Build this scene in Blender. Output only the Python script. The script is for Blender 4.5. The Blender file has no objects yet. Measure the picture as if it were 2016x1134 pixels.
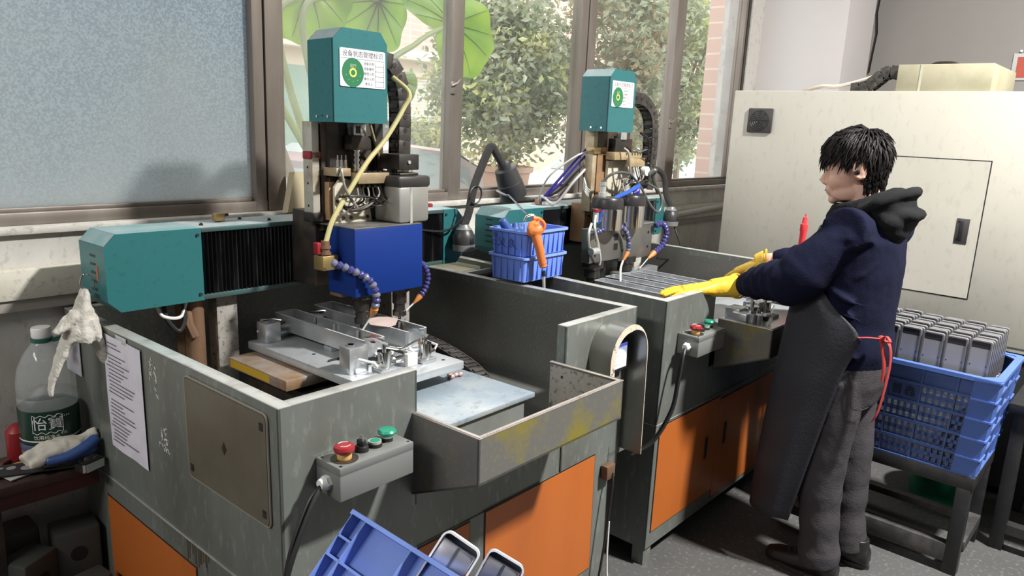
import bpy, bmesh, math, random
from mathutils import Vector, Matrix, Euler
PI = math.pi
R = math.radians
random.seed(7)
scene = bpy.context.scene
COL = scene.collection

# ------------------------------------------------------------------ materials
def mat(name, col, rough=.5, metal=0., dirt=None, amt=.5, scale=6., stretch=(1, 1, 1), lo=.45, hi=.7,
        speck=None, speck_scale=90., speck_amt=.5, bump=0., bump_scale=60., spec=.5, coat=0.):
    m = bpy.data.materials.new(name); m.use_nodes = True
    nt = m.node_tree; N = nt.nodes; L = nt.links
    b = N['Principled BSDF']
    b.inputs['Roughness'].default_value = rough
    b.inputs['Metallic'].default_value = metal
    b.inputs['Specular IOR Level'].default_value = spec
    b.inputs['Coat Weight'].default_value = coat
    c4 = (*col, 1)
    b.inputs['Base Color'].default_value = c4
    if dirt or speck or bump:
        tc = N.new('ShaderNodeTexCoord'); mp = N.new('ShaderNodeMapping'); mp.inputs['Scale'].default_value = stretch
        L.new(tc.outputs['Object'], mp.inputs['Vector'])
    cur = None
    def mix(fac_socket, colr, prev):
        mx = N.new('ShaderNodeMix'); mx.data_type = 'RGBA'
        L.new(fac_socket, mx.inputs[0])
        if prev is None: mx.inputs[6].default_value = c4
        else: L.new(prev, mx.inputs[6])
        mx.inputs[7].default_value = (*colr, 1)
        return mx.outputs[2]
    def noise(sc, lo_, hi_, a, detail=6):
        n = N.new('ShaderNodeTexNoise'); n.inputs['Scale'].default_value = sc; n.inputs['Detail'].default_value = detail
        n.inputs['Roughness'].default_value = .6
        L.new(mp.outputs[0], n.inputs['Vector'])
        mr = N.new('ShaderNodeMapRange'); mr.inputs[1].default_value = lo_; mr.inputs[2].default_value = hi_
        mr.inputs[3].default_value = 0; mr.inputs[4].default_value = a
        L.new(n.outputs[0], mr.inputs[0]); return mr.outputs[0]
    if dirt: cur = mix(noise(scale, lo, hi, amt), dirt, cur)
    if speck: cur = mix(noise(speck_scale, .56, .66, speck_amt, 3), speck, cur)
    if cur is not None: L.new(cur, b.inputs['Base Color'])
    if bump:
        n = N.new('ShaderNodeTexNoise'); n.inputs['Scale'].default_value = bump_scale; n.inputs['Detail'].default_value = 4
        L.new(mp.outputs[0], n.inputs['Vector'])
        bp = N.new('ShaderNodeBump'); bp.inputs['Strength'].default_value = bump; bp.inputs['Distance'].default_value = .01
        L.new(n.outputs[0], bp.inputs['Height']); L.new(bp.outputs[0], b.inputs['Normal'])
    return m

def emis(name, col, s):
    m = bpy.data.materials.new(name); m.use_nodes = True
    b = m.node_tree.nodes['Principled BSDF']
    b.inputs['Base Color'].default_value = (*col, 1); b.inputs['Emission Color'].default_value = (*col, 1)
    b.inputs['Emission Strength'].default_value = s; b.inputs['Roughness'].default_value = .3
    return m

def glass_frosted(name):
    """obscured glass: fine grain; daylight gradient painted in, bluish above to beige below"""
    m = bpy.data.materials.new(name); m.use_nodes = True
    nt = m.node_tree; N = nt.nodes; L = nt.links
    for n in list(N):
        if n.type != 'OUTPUT_MATERIAL': N.remove(n)
    out = [n for n in N if n.type == 'OUTPUT_MATERIAL'][0]
    tc = N.new('ShaderNodeTexCoord')
    def noise(sc, lo, hi, a, b, det=4):
        n = N.new('ShaderNodeTexNoise'); n.inputs['Scale'].default_value = sc; n.inputs['Detail'].default_value = det; L.new(tc.outputs['Object'], n.inputs['Vector'])
        mr = N.new('ShaderNodeMapRange'); mr.inputs[1].default_value = lo; mr.inputs[2].default_value = hi; mr.inputs[3].default_value = a; mr.inputs[4].default_value = b; L.new(n.outputs[0], mr.inputs[0]); return mr.outputs[0]
    def mixc(f, a, b):
        x = N.new('ShaderNodeMix'); x.data_type = 'RGBA'; L.new(f, x.inputs[0])
        for s_, v in ((6, a), (7, b)):
            if isinstance(v, tuple): x.inputs[s_].default_value = (*v, 1)
            else: L.new(v, x.inputs[s_])
        return x.outputs[2]
    sep = N.new('ShaderNodeSeparateXYZ'); L.new(tc.outputs['Object'], sep.inputs[0])
    ad = N.new('ShaderNodeMath'); ad.operation = 'ADD'; L.new(sep.outputs['Z'], ad.inputs[0]); L.new(noise(1.5, .3, .7, -.25, .25), ad.inputs[1])
    mr = N.new('ShaderNodeMapRange'); mr.inputs[1].default_value = 1.25; mr.inputs[2].default_value = 2.35; mr.inputs[3].default_value = 0; mr.inputs[4].default_value = 1; L.new(ad.outputs[0], mr.inputs[0])
    body = mixc(mr.outputs[0], (.55, .56, .545), (.245, .34, .44))  # height gradient paints in the daylight behind the pane
    grain = mixc(noise(150, .42, .60, 0, 1, 2), body, (.52, .59, .61))
    grain = mixc(noise(170, .60, .72, 0, .30, 2), grain, (.18, .23, .27))
    df = N.new('ShaderNodeBsdfDiffuse'); tl = N.new('ShaderNodeBsdfTranslucent'); L.new(grain, df.inputs[0]); L.new(grain, tl.inputs[0])
    dm = N.new('ShaderNodeMixShader'); dm.inputs[0].default_value = .72; L.new(df.outputs[0], dm.inputs[1]); L.new(tl.outputs[0], dm.inputs[2])
    gl = N.new('ShaderNodeBsdfGlossy'); gl.inputs['Roughness'].default_value = .25
    m2 = N.new('ShaderNodeMixShader'); m2.inputs[0].default_value = .03; L.new(dm.outputs[0], m2.inputs[1]); L.new(gl.outputs[0], m2.inputs[2]); L.new(m2.outputs[0], out.inputs[0])
    return m
def glass_dusty(name, tint, dust_col, amt, frost=0.):
    """window pane: mostly transparent with a film of dust; frost = share of translucent scatter"""
    m = bpy.data.materials.new(name); m.use_nodes = True
    nt = m.node_tree; N = nt.nodes; L = nt.links
    for n in list(N):
        if n.type != 'OUTPUT_MATERIAL': N.remove(n)
    out = [n for n in N if n.type == 'OUTPUT_MATERIAL'][0]
    tr = N.new('ShaderNodeBsdfTransparent'); tr.inputs[0].default_value = (*tint, 1)
    df = N.new('ShaderNodeBsdfDiffuse'); df.inputs[0].default_value = (*dust_col, 1)
    tl = N.new('ShaderNodeBsdfTranslucent'); tl.inputs[0].default_value = (*dust_col, 1)
    dm = N.new('ShaderNodeMixShader'); dm.inputs[0].default_value = .6
    L.new(df.outputs[0], dm.inputs[1]); L.new(tl.outputs[0], dm.inputs[2])
    tc = N.new('ShaderNodeTexCoord'); n = N.new('ShaderNodeTexNoise'); n.inputs['Scale'].default_value = 3.; n.inputs['Detail'].default_value = 8
    L.new(tc.outputs['Object'], n.inputs['Vector'])
    mr = N.new('ShaderNodeMapRange'); mr.inputs[1].default_value = .3; mr.inputs[2].default_value = .7
    mr.inputs[3].default_value = amt * .7; mr.inputs[4].default_value = min(1., amt * 1.3)
    L.new(n.outputs[0], mr.inputs[0])
    mx = N.new('ShaderNodeMixShader'); L.new(mr.outputs[0], mx.inputs[0])
    L.new(tr.outputs[0], mx.inputs[1]); L.new(dm.outputs[0], mx.inputs[2])
    gl = N.new('ShaderNodeBsdfGlossy'); gl.inputs['Roughness'].default_value = .05
    m2 = N.new('ShaderNodeMixShader'); m2.inputs[0].default_value = .02
    L.new(mx.outputs[0], m2.inputs[1]); L.new(gl.outputs[0], m2.inputs[2])
    L.new(m2.outputs[0], out.inputs[0])
    return m

# ------------------------------------------------------------------ mesh builder
def frame_of(d, up=None):
    d = Vector(d).normalized()
    u = Vector(up) if up else (Vector((0, 0, 1)) if abs(d.z) < .9 else Vector((1, 0, 0)))
    a = u.cross(d).normalized(); b = d.cross(a).normalized()
    return a, b, d

class MB:
    def __init__(s): s.bm = bmesh.new(); s.mi = 0
    def m(s, i): s.mi = i; return s
    def _f(s, vs):
        try:
            f = s.bm.faces.new(vs); f.material_index = s.mi; return f
        except ValueError: return None
    def box(s, a, b, bev=0., seg=2):
        x0, y0, z0 = (min(p, q) for p, q in zip(a, b)); x1, y1, z1 = (max(p, q) for p, q in zip(a, b))
        v = [s.bm.verts.new(p) for p in ((x0, y0, z0), (x1, y0, z0), (x1, y1, z0), (x0, y1, z0), (x0, y0, z1), (x1, y0, z1), (x1, y1, z1), (x0, y1, z1))]
        fs = [s._f([v[i] for i in q]) for q in ((3, 2, 1, 0), (4, 5, 6, 7), (0, 1, 5, 4), (1, 2, 6, 5), (2, 3, 7, 6), (3, 0, 4, 7))]
        if bev > 0:
            es = list({e for f in fs for e in f.edges})
            r = bmesh.ops.bevel(s.bm, geom=es, offset=bev, segments=seg, profile=.5, affect='EDGES', clamp_overlap=True)
            for f in r['faces']: f.material_index = s.mi
        return s
    def cbox(s, c, d, bev=0.): return s.box([c[i] - d[i] / 2 for i in range(3)], [c[i] + d[i] / 2 for i in range(3)], bev)
    def prism(s, pts, axis, lo, hi):
        def P(p, t):
            return {'x': (t, p[0], p[1]), 'y': (p[0], t, p[1]), 'z': (p[0], p[1], t)}[axis]
        A = [s.bm.verts.new(P(p, lo)) for p in pts]; B = [s.bm.verts.new(P(p, hi)) for p in pts]
        n = len(pts); fs = [s._f(A[::-1]), s._f(B)]
        for i in range(n): fs.append(s._f([A[i], A[(i + 1) % n], B[(i + 1) % n], B[i]]))
        bmesh.ops.recalc_face_normals(s.bm, faces=[f for f in fs if f])
        return s
    def rings(s, rings, closed=True, caps=True):
        V = [[s.bm.verts.new(p) for p in r] for r in rings]
        fs = []
        for i in range(len(V) - 1):
            n = len(V[i])
            for j in range(n if closed else n - 1):
                fs.append(s._f([V[i][j], V[i][(j + 1) % n], V[i + 1][(j + 1) % n], V[i + 1][j]]))
        if caps and closed:
            fs.append(s._f(V[0][::-1])); fs.append(s._f(V[-1]))
        fs = [f for f in fs if f]
        if closed and caps: bmesh.ops.recalc_face_normals(s.bm, faces=fs)
        return s
    def cyl(s, p0, p1, r, r2=None, n=20, caps=True):
        p0 = Vector(p0); p1 = Vector(p1); a, b, d = frame_of(p1 - p0); r2 = r if r2 is None else r2
        rg = [[p + (a * math.cos(2 * PI * k / n) + b * math.sin(2 * PI * k / n)) * q for k in range(n)] for p, q in ((p0, r), (p1, r2))]
        return s.rings(rg, True, caps)
    def lathe(s, prof, o=(0, 0, 0), axis=(0, 0, 1), n=28, caps=True):
        o = Vector(o); a, b, d = frame_of(axis)
        return s.rings([[o + d * h + (a * math.cos(2 * PI * k / n) + b * math.sin(2 * PI * k / n)) * max(r, 1e-4) for k in range(n)] for r, h in prof], True, caps)
    def tube(s, pts, r, n=8, caps=True, rf=None, flat=1., closed=False):
        P = [Vector(p) for p in pts]; rg = []; a = None
        for i, p in enumerate(P):
            d = (P[min(i + 1, len(P) - 1)] - P[max(i - 1, 0)]).normalized()
            if a is None: a, b, _ = frame_of(d)
            a = (a - d * a.dot(d)); a = a.normalized() if a.length > 1e-6 else frame_of(d)[0]; b = d.cross(a)
            q = rf(i / (len(P) - 1)) if rf else r
            rg.append([p + (a * math.cos(2 * PI * k / n) + b * math.sin(2 * PI * k / n) * flat) * q for k in range(n)])
        return s.rings(rg, True, caps)
    def sph(s, c, r, n=16, m=10, rot=None):
        r = (r, r, r) if not hasattr(r, '__len__') else r
        c = Vector(c); rg = []
        for i in range(1, m):
            t = PI * i / m
            ring = [Vector((r[0] * math.sin(t) * math.cos(2 * PI * k / n), r[1] * math.sin(t) * math.sin(2 * PI * k / n), -r[2] * math.cos(t))) for k in range(n)]
            rg.append([c + (rot @ p if rot else p) for p in ring])
        return s.rings(rg, True, True)
    def grid(s, fn, nu, nv, close_u=False):
        V = [[s.bm.verts.new(fn(i / nu, j / nv)) for j in range(nv + 1)] for i in range(nu + (0 if close_u else 1))]
        n = len(V)
        for i in range(nu):
            for j in range(nv):
                s._f([V[i][j], V[(i + 1) % n][j], V[(i + 1) % n][j + 1], V[i][j + 1]])
        return s
    def quad(s, a, b, c, d):
        s._f([s.bm.verts.new(p) for p in (a, b, c, d)]); return s
    def poly(s, pts): s._f([s.bm.verts.new(p) for p in pts]); return s
    def text(s, body, size, o, ux, uy, depth=.0008, center=True):
        """lettering laid on a plane: o = middle, ux/uy = reading and up directions"""
        cu = bpy.data.curves.new('lettering', 'FONT'); cu.body = body; cu.size = size; cu.resolution_u = 3
        if center: cu.align_x = 'CENTER'; cu.align_y = 'CENTER'
        ob = bpy.data.objects.new('lettering', cu); COL.objects.link(ob)
        bpy.context.view_layer.update()
        me = ob.to_mesh(); ux = Vector(ux).normalized(); uy = Vector(uy).normalized(); uz = ux.cross(uy)
        vs = [s.bm.verts.new(Vector(o) + ux * v.co.x + uy * v.co.y + uz * depth) for v in me.vertices]
        for p in me.polygons: s._f([vs[i] for i in p.vertices])
        ob.to_mesh_clear(); bpy.data.objects.remove(ob); bpy.data.curves.remove(cu)
        return s
    def xform(s, M):
        bmesh.ops.transform(s.bm, matrix=M, verts=s.bm.verts[:]); return s
    def build(s, name, mats, parent=None, smooth=True, loc=None, rot=None, ang=35, label=None, stuff=False):
        me = bpy.data.meshes.new(name); s.bm.normal_update(); s.bm.to_mesh(me); s.bm.free()
        for m_ in (mats if isinstance(mats, (list, tuple)) else [mats]): me.materials.append(m_)
        if smooth:
            me.shade_smooth(); me.set_sharp_from_angle(angle=R(ang))
        o = bpy.data.objects.new(name, me); COL.objects.link(o)
        if parent: o.parent = parent
        if loc is not None: o.location = loc
        if rot is not None: o.rotation_euler = rot
        if label: o['label'] = label
        if stuff: o['kind'] = 'stuff'
        return o

def tag(o, label, cat, group=None):
    o['label'] = label; o['category'] = cat
    if group: o['group'] = group
    return o
def thing(name, label, cat, loc=(0, 0, 0), rot=(0, 0, 0), group=None):
    o = bpy.data.objects.new(name, None); COL.objects.link(o); o.location = loc; o.rotation_euler = rot
    o.empty_display_size = .1
    return tag(o, label, cat, group)
def struct(o): o['kind'] = 'structure'; return o
def copy_tree(o, parent=None):
    c = o.copy(); COL.objects.link(c)
    if parent: c.parent = parent
    for ch in list(o.children): copy_tree(ch, c)
    return c
def rounded(w, h, r, n=5, c=(0, 0)):
    out = []
    for cx, cy, a0 in ((w / 2 - r, h / 2 - r, 0), (-w / 2 + r, h / 2 - r, 90), (-w / 2 + r, -h / 2 + r, 180), (w / 2 - r, -h / 2 + r, 270)):
        for k in range(n + 1):
            a = R(a0 + 90 * k / n); out.append((c[0] + cx + r * math.cos(a), c[1] + cy + r * math.sin(a)))
    return out
def spline(pts, n=8):
    """Catmull-Rom through the points"""
    P = [Vector(p) for p in pts]; P = [P[0] * 2 - P[1]] + P + [P[-1] * 2 - P[-2]]; out = []
    for i in range(1, len(P) - 2):
        for k in range(n):
            t = k / n; a, b, c, d = P[i - 1:i + 3]
            out.append(.5 * ((2 * b) + (c - a) * t + (2 * a - 5 * b + 4 * c - d) * t * t + (-a + 3 * b - 3 * c + d) * t ** 3))
    out.append(P[-2]); return out
def remesh(o, vox, smooth=4, disp=None):
    m = o.modifiers.new('union', 'REMESH'); m.mode = 'VOXEL'; m.voxel_size = vox; m.use_smooth_shade = True
    s = o.modifiers.new('soften', 'SMOOTH'); s.iterations = smooth; s.factor = .5
    for (sc, st) in (disp or []):
        t = bpy.data.textures.new('folds', 'CLOUDS'); t.noise_scale = sc; t.noise_depth = 2
        d = o.modifiers.new('folds', 'DISPLACE'); d.texture = t; d.strength = st; d.mid_level = .5; d.texture_coords = 'GLOBAL'
    return o

# ------------------------------------------------------------------ palette
steel = mat('painted_steel_grey', (.195, .212, .196), .42, .3, dirt=(.105, .10, .082), amt=.75, scale=3.2, stretch=(1, 1, .35), lo=.42, hi=.75, speck=(.4, .42, .4), speck_scale=45, speck_amt=.25, bump=.06, bump_scale=30)
steel_in = mat('wet_tub_inside', (.155, .16, .15), .35, .3, dirt=(.21, .195, .17), amt=.8, scale=3, lo=.45, hi=.7, speck=(.33, .31, .28), speck_scale=120, speck_amt=.45)
rim = mat('bare_steel_rim', (.62, .62, .59), .38, .55, dirt=(.3, .29, .26), amt=.7, scale=14, lo=.5, hi=.72)
rim_warm = mat('tray_rim', (.55, .49, .45), .4, .5, dirt=(.3, .25, .2), amt=.7, scale=14, lo=.5, hi=.72)
traym = mat('stained_tray_steel', (.19, .185, .17), .38, .4, dirt=(.30, .25, .035), amt=.9, scale=4.5, lo=.50, hi=.63, speck=(.3, .27, .12), speck_scale=70, speck_amt=.4)
orange = mat('orange_paint', (.46, .125, .024), .42, 0, dirt=(.30, .075, .02), amt=.5, scale=4, stretch=(1, 1, .3), lo=.45, hi=.8)
dustglare = mat('dusty_glare_teal', (.40, .44, .45), .6, 0, dirt=(.18, .30, .30), amt=.7, scale=9, speck=(.2, .18, .16), speck_scale=50, speck_amt=.4)  # pale tone is dust plus window glare put into the colour
dirtyteal = mat('grimy_teal_lip', (.05, .085, .082), .5, .1, dirt=(.02, .13, .13), amt=.7, scale=9)
teal = mat('teal_paint', (.026, .152, .163), .38, .15, dirt=(.02, .15, .14), amt=.6, scale=7, lo=.5, hi=.8, speck=(.015, .09, .085), speck_scale=60, speck_amt=.35)
blue = mat('blue_paint', (.006, .030, .19), .5, 0, dirt=(.01, .03, .15), amt=.4, scale=5, lo=.5, hi=.8, spec=.2)
black = mat('black_rubber', (.012, .012, .013), .5)
blackdust = mat('dusty_black_bellows', (.012, .012, .016), .55, 0, dirt=(.20, .195, .19), amt=.8, scale=7, stretch=(4, 1, .35), lo=.52, hi=.75)
darkiron = mat('dark_iron', (.035, .032, .03), .5, .5, dirt=(.12, .08, .05), amt=.6, scale=12)
alu = mat('milled_aluminium', (.68, .70, .73), .30, .8, dirt=(.46, .47, .49), amt=.6, scale=12)
aludull = mat('wet_aluminium_plate', (.56, .59, .61), .3, .45, dirt=(.30, .31, .32), amt=.6, scale=7, speck=(.6, .62, .63), speck_scale=50, speck_amt=.35)
bluesteel = mat('scaled_steel_block', (.33, .40, .46), .42, .35, dirt=(.55, .56, .54), amt=.75, scale=6, lo=.45, hi=.68, speck=(.2, .22, .23), speck_scale=40, speck_amt=.4)
chrome = mat('polished_chrome', (.75, .75, .74), .14, 1.)
rust = mat('rusty_steel', (.20, .115, .065), .6, .3, dirt=(.07, .045, .035), amt=.8, scale=9, stretch=(1, 1, .4))
speckm = mat('splashed_bracket', (.33, .31, .28), .6, .1, speck=(.08, .075, .07), speck_scale=70, speck_amt=.8, dirt=(.45, .42, .38), amt=.5, scale=10)
creamp = mat('dirty_cream_paint', (.58, .54, .43), .5, 0, dirt=(.36, .31, .2), amt=.55, scale=5, lo=.5, hi=.75, speck=(.22, .18, .1), speck_scale=30, speck_amt=.4)
cabm = mat('offwhite_enclosure_paint', (.53, .51, .445), .45, 0, dirt=(.43, .41, .34), amt=.5, scale=1.6, stretch=(1, 1, .5), lo=.40, hi=.75, speck=(.33, .30, .25), speck_scale=34, speck_amt=.22)
plaster = mat('grey_plaster_wall', (.40, .375, .36), .8, 0, dirt=(.34, .315, .30), amt=.5, scale=1.4)
plaster2 = mat('stained_sill_wall', (.56, .545, .51), .75, 0, dirt=(.30, .28, .25), amt=.65, scale=3, stretch=(1, 1, .6), speck=(.2, .18, .16), speck_scale=40, speck_amt=.3)
ledgem = mat('cream_ledge', (.60, .58, .50), .7, 0, dirt=(.42, .38, .3), amt=.5, scale=6, speck=(.25, .22, .18), speck_scale=60, speck_amt=.35)
concrete = mat('worn_concrete_floor', (.082, .082, .08), .6, 0, dirt=(.06, .058, .055), amt=.7, scale=2.5, lo=.4, hi=.7, speck=(.3, .29, .28), speck_scale=60, speck_amt=.25)
framem = mat('bronze_window_frame', (.20, .17, .145), .45, .4, dirt=(.30, .27, .24), amt=.5, scale=10, stretch=(1, 1, .2))
frame_dark = mat('dark_window_frame', (.065, .055, .05), .5, .3)
bluecrate = mat('blue_plastic', (.17, .29, .82), .42, 0, dirt=(.13, .23, .66), amt=.5, scale=10)
bluecrate2 = mat('worn_blue_crate_plastic', (.085, .145, .38), .45, 0, dirt=(.05, .085, .22), amt=.5, scale=9)
bluepale = mat('pale_blue_crate_plastic', (.16, .25, .62), .4, 0, dirt=(.10, .17, .45), amt=.5, scale=12)
shellm = mat('die_cast_shell', (.40, .40, .43), .33, .7, dirt=(.27, .27, .3), amt=.5, scale=20)
shell_dark = mat('shell_bezel_dark', (.055, .05, .055), .45, .3)
whitem = mat('white_plastic', (.75, .75, .73), .4)
paperm = mat('notice_paper', (.66, .64, .72), .7, 0, dirt=(.46, .43, .5), amt=.5, scale=9)
ink = mat('grey_print', (.12, .12, .14), .7)
redm = mat('red_plastic', (.27, .016, .022), .35)
greenm = mat('green_plastic', (.01, .24, .15), .35)
yellowb = mat('yellow_collar', (.62, .36, .12), .45)
boxgrey = mat('grey_switch_box', (.20, .205, .198), .42, .2, dirt=(.2, .2, .19), amt=.5, scale=8)
yhose = mat('yellowed_air_hose', (.52, .47, .22), .4)
locline = mat('blue_grey_coolant_hose', (.055, .05, .20), .3)
loclink = mat('grey_coolant_hose', (.16, .17, .24), .3)
onoz = mat('orange_nozzle', (.62, .24, .07), .4)
brass = mat('tarnished_brass', (.42, .30, .13), .4, .7)
woodm = mat('weathered_board', (.45, .38, .25), .8, 0, dirt=(.28, .22, .13), amt=.6, scale=7, stretch=(1, 1, .4))
ironblack = mat('black_painted_steel', (.018, .018, .02), .45, .1, dirt=(.05, .048, .045), amt=.6, scale=8)
waterm = bpy.data.materials.new('coolant_water'); waterm.use_nodes = True
_b = waterm.node_tree.nodes['Principled BSDF']; _b.inputs['Base Color'].default_value = (.85, .87, .86, 1); _b.inputs['Roughness'].default_value = .15; _b.inputs['Alpha'].default_value = .55
# ------------------------------------------------------------------ the room
YW = 2.52
dimwall = mat('dark_unseen_wall', (.20, .19, .18), .85, 0, dirt=(.13, .12, .11), amt=.6, scale=1.2)  # unseen walls and ceiling, coloured dark to cut bounced light
struct(MB().quad((-3, -4, 0), (6.6, -4, 0), (6.6, YW, 0), (-3, YW, 0)).build('floor', concrete))
struct(MB().quad((-3, -4, 4.3), (-3, YW + .2, 4.3), (6.6, YW + .2, 4.3), (6.6, -4, 4.3)).build('ceiling', dimwall))
w = MB(); w.box((-3, YW, 0), (6.6, YW + .22, 1.27)); w.box((-3, YW, 3.3), (6.6, YW + .22, 4.3)); w.box((5.235, YW, 1.27), (6.6, YW + .22, 3.3)); w.box((-3, YW, 1.27), (-1.7, YW + .22, 3.3))
struct(w.build('wall_back', plaster2))
struct(MB().box((6.6, -4, 0), (6.75, YW + .22, 4.3)).build('wall_right', plaster))
struct(MB().box((-3.15, -4, 0), (-3, YW + .22, 4.3)).build('wall_left', dimwall))
struct(MB().box((-3.15, -4.15, 0), (6.75, -4, 4.3)).build('wall_front', dimwall))
pl = mat('white_pillar_plaster', (.56, .53, .525), .8, 0, dirt=(.49, .465, .455), amt=.5, scale=1.2)
f = MB(); f.box((5.204, 2.53, 1.284), (5.235, 2.60, 3.3)); struct(f.build('trim_4', frame_dark))
struct(MB().box((5.42, 1.915, 0), (5.95, YW, 4.3)).build('wall_pillar', pl))
# sill, ledge, and a step coloured grey as the shade below it
s = MB(); s.box((-1.7, 2.495, 1.262), (5.2, 2.62, 1.284), .004)
rnd = random.Random(3)
struct(s.build('trim_1', mat('crusted_sill', (.62, .60, .56), .8, 0, dirt=(.35, .32, .28), amt=.7, scale=5, stretch=(1, 2, 1), speck=(.2, .18, .16), speck_scale=30, speck_amt=.4, bump=.5, bump_scale=25)))
struct(MB().box((-3, 2.478, 1.072), (6.6, YW, 1.162), .004).build('trim_2', ledgem))
struct(MB().box((-3, 2.49, 1.035), (6.6, YW, 1.072), .003).build('trim_3', mat('grey_step', (.33, .31, .28), .8, 0, dirt=(.25, .23, .2), amt=.5, scale=6)))

# windows: frame is the window object, panes and latches are its parts
YF0, YF1 = 2.535, 2.60
ZB, ZT = 1.284, 3.3
clear = glass_dusty('dusty_clear_glass', (.93, .95, .95), (.95, .93, .9), .09)
cleaner = glass_dusty('cleaner_clear_glass', (.96, .97, .97), (.95, .93, .9), .035)
frosted = glass_frosted('light_graded_frosted_glass')
def win(name, x0, x1, stiles, panes, latches=()):
    f = MB()
    f.box((x0, YF0, ZB), (x1, YF1, ZB + .038), .003); f.box((x0, YF0 + .02, ZB + .038), (x1, YF1, ZB + .05), .002)
    f.box((x0, YF0, ZT - .05), (x1, YF1, ZT), .003)
    for a, b in stiles: f.box((a, YF0 - .002, ZB + .002), (b, YF1 - .002, ZT), .003); f.m(1).box((b, YF0 + .015, ZB + .05), (b + .008, YF1 - .01, ZT - .05)).m(0)
    o = struct(f.build(name, [framem, frame_dark]))
    for a, b, g in panes:
        MB().box((a, YF0 + .035, ZB + .04), (b, YF0 + .040, ZT - .03)).build('glass_pane', g, o)
    for lx, lz in latches:
        l = MB(); l.box((lx - .016, YF0 - .012, lz - .035), (lx + .014, YF0, lz + .02), .003); l.tube([(lx - .02, YF0 - .018, lz + .0), (lx + .005, YF0 - .026, lz + .012), (lx + .03, YF0 - .02, lz + .03)], .006)
        l.build('latch', framem, o)
    return o
w1 = win('window_1', -1.7, 1.432, [(1.385, 1.427)], [(-1.7, 1.385, frosted)])
w2 = win('window_2', 1.435, 3.34, [(1.435, 1.508), (2.345, 2.42), (3.275, 3.335)], [(1.515, 2.345, clear), (2.428, 3.275, cleaner)], [(2.355, 1.80)])
w3 = win('window_3', 3.345, 5.235, [(3.345, 3.412), (4.245, 4.35), (5.165, 5.196)], [(3.42, 4.245, cleaner), (4.358, 5.165, cleaner)], [(4.265, 1.70)])

# ------------------------------------------------------------------ outside
g = MB(); g.quad((-14, 2.75, .0), (30, 2.75, .0), (30, 24, .0), (-14, 24, .0))
struct(g.build('ground_outside', mat('pale_outdoor_paving', (.55, .52, .47), .8, 0, dirt=(.42, .40, .36), amt=.5, scale=1.)))
def tiles(name, col, grout, sx, sy):
    m = bpy.data.materials.new(name); m.use_nodes = True; nt = m.node_tree
    tc = nt.nodes.new('ShaderNodeTexCoord'); mp = nt.nodes.new('ShaderNodeMapping'); mp.inputs['Rotation'].default_value = (PI / 2, 0, 0)
    br = nt.nodes.new('ShaderNodeTexBrick'); br.inputs['Color1'].default_value = (*col, 1); br.inputs['Color2'].default_value = (*[c * .93 for c in col], 1); br.inputs['Mortar'].default_value = (*grout, 1)
    br.inputs['Scale'].default_value = 1; br.inputs['Brick Width'].default_value = sx; br.inputs['Row Height'].default_value = sy; br.inputs['Mortar Size'].default_value = min(sx, sy) * .07; br.offset = 0
    nt.links.new(tc.outputs['Object'], mp.inputs[0]); nt.links.new(mp.outputs[0], br.inputs['Vector']); nt.links.new(br.outputs[0], nt.nodes['Principled BSDF'].inputs['Base Color'])
    nt.nodes['Principled BSDF'].inputs['Roughness'].default_value = .6
    return m
pink = tiles('pink_facade_tiles', (.80, .47, .37), (.86, .66, .55), .26, .09)
beige = mat('beige_render', (.78, .66, .50), .8, 0, dirt=(.66, .55, .42), amt=.4, scale=1.5)
b = thing('building', 'pink tiled building across the yard with a shuttered doorway', 'building', (8, 9, 0))
m_ = MB(); m_.box((-9, 0, 2.62), (14, .4, 7)); m_.build('upper_wall', pink, b)
m_ = MB(); m_.box((-9, .12, 0), (-1.1, .4, 2.62)); m_.box((.28, .12, 0), (14, .4, 2.62)); m_.box((-1.1, .12, 2.3), (.28, .4, 2.62)); m_.build('lower_wall', beige, b)
m_ = MB(); m_.box((-9, -.14, 2.52), (14, .12, 2.66), .01); m_.build('cornice', mat('cream_cornice', (.82, .72, .6), .7), b)
m_ = MB()
for k in range(14): m_.box((-1.1, .22, 1.62 + k * .05), (.28, .25, 1.665 + k * .05), .004)
m_.build('roller_shutter', mat('cream_shutter', (.74, .68, .52), .5), b)
MB().box((-1.1, .34, 0), (.28, .37, 1.66)).build('dark_doorway', mat('dark_doorway', (.12, .12, .13), .6), b)
m_ = MB(); m_.box((.45, -.05, 0), (.75, .14, 2.6)); m_.build('pier', mat('pale_pier', (.80, .70, .56), .7), b)
m_ = MB(); m_.box((-3.6, .10, 1.2), (-2.2, .13, 2.3)); m_.build('window', mat('green_grey_window', (.30, .42, .34), .25), b)
m_ = MB(); m_.box((1.5, .09, 1.25), (1.8, .13, 1.85)); m_.build('vent_window', mat('slate_window', (.3, .32, .33), .3), b)

p = MB(); p.box((5.72, 2.80, 0), (6.02, 3.12, 4))
tag(p.build('tiled_pilaster', tiles('salmon_pilaster_tiles', (.74, .52, .43), (.80, .68, .58), .12, .12)), 'salmon tiled pilaster just outside the right end of the windows', 'pilaster')

o = MB().cyl((.965, 2.785, 0), (.965, 2.785, 3.2), .035, n=14).build('downpipe', mat('grey_downpipe', (.2, .22, .24), .5)); tag(o, 'vertical downpipe just behind the frosted pane', 'pipe')
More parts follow.
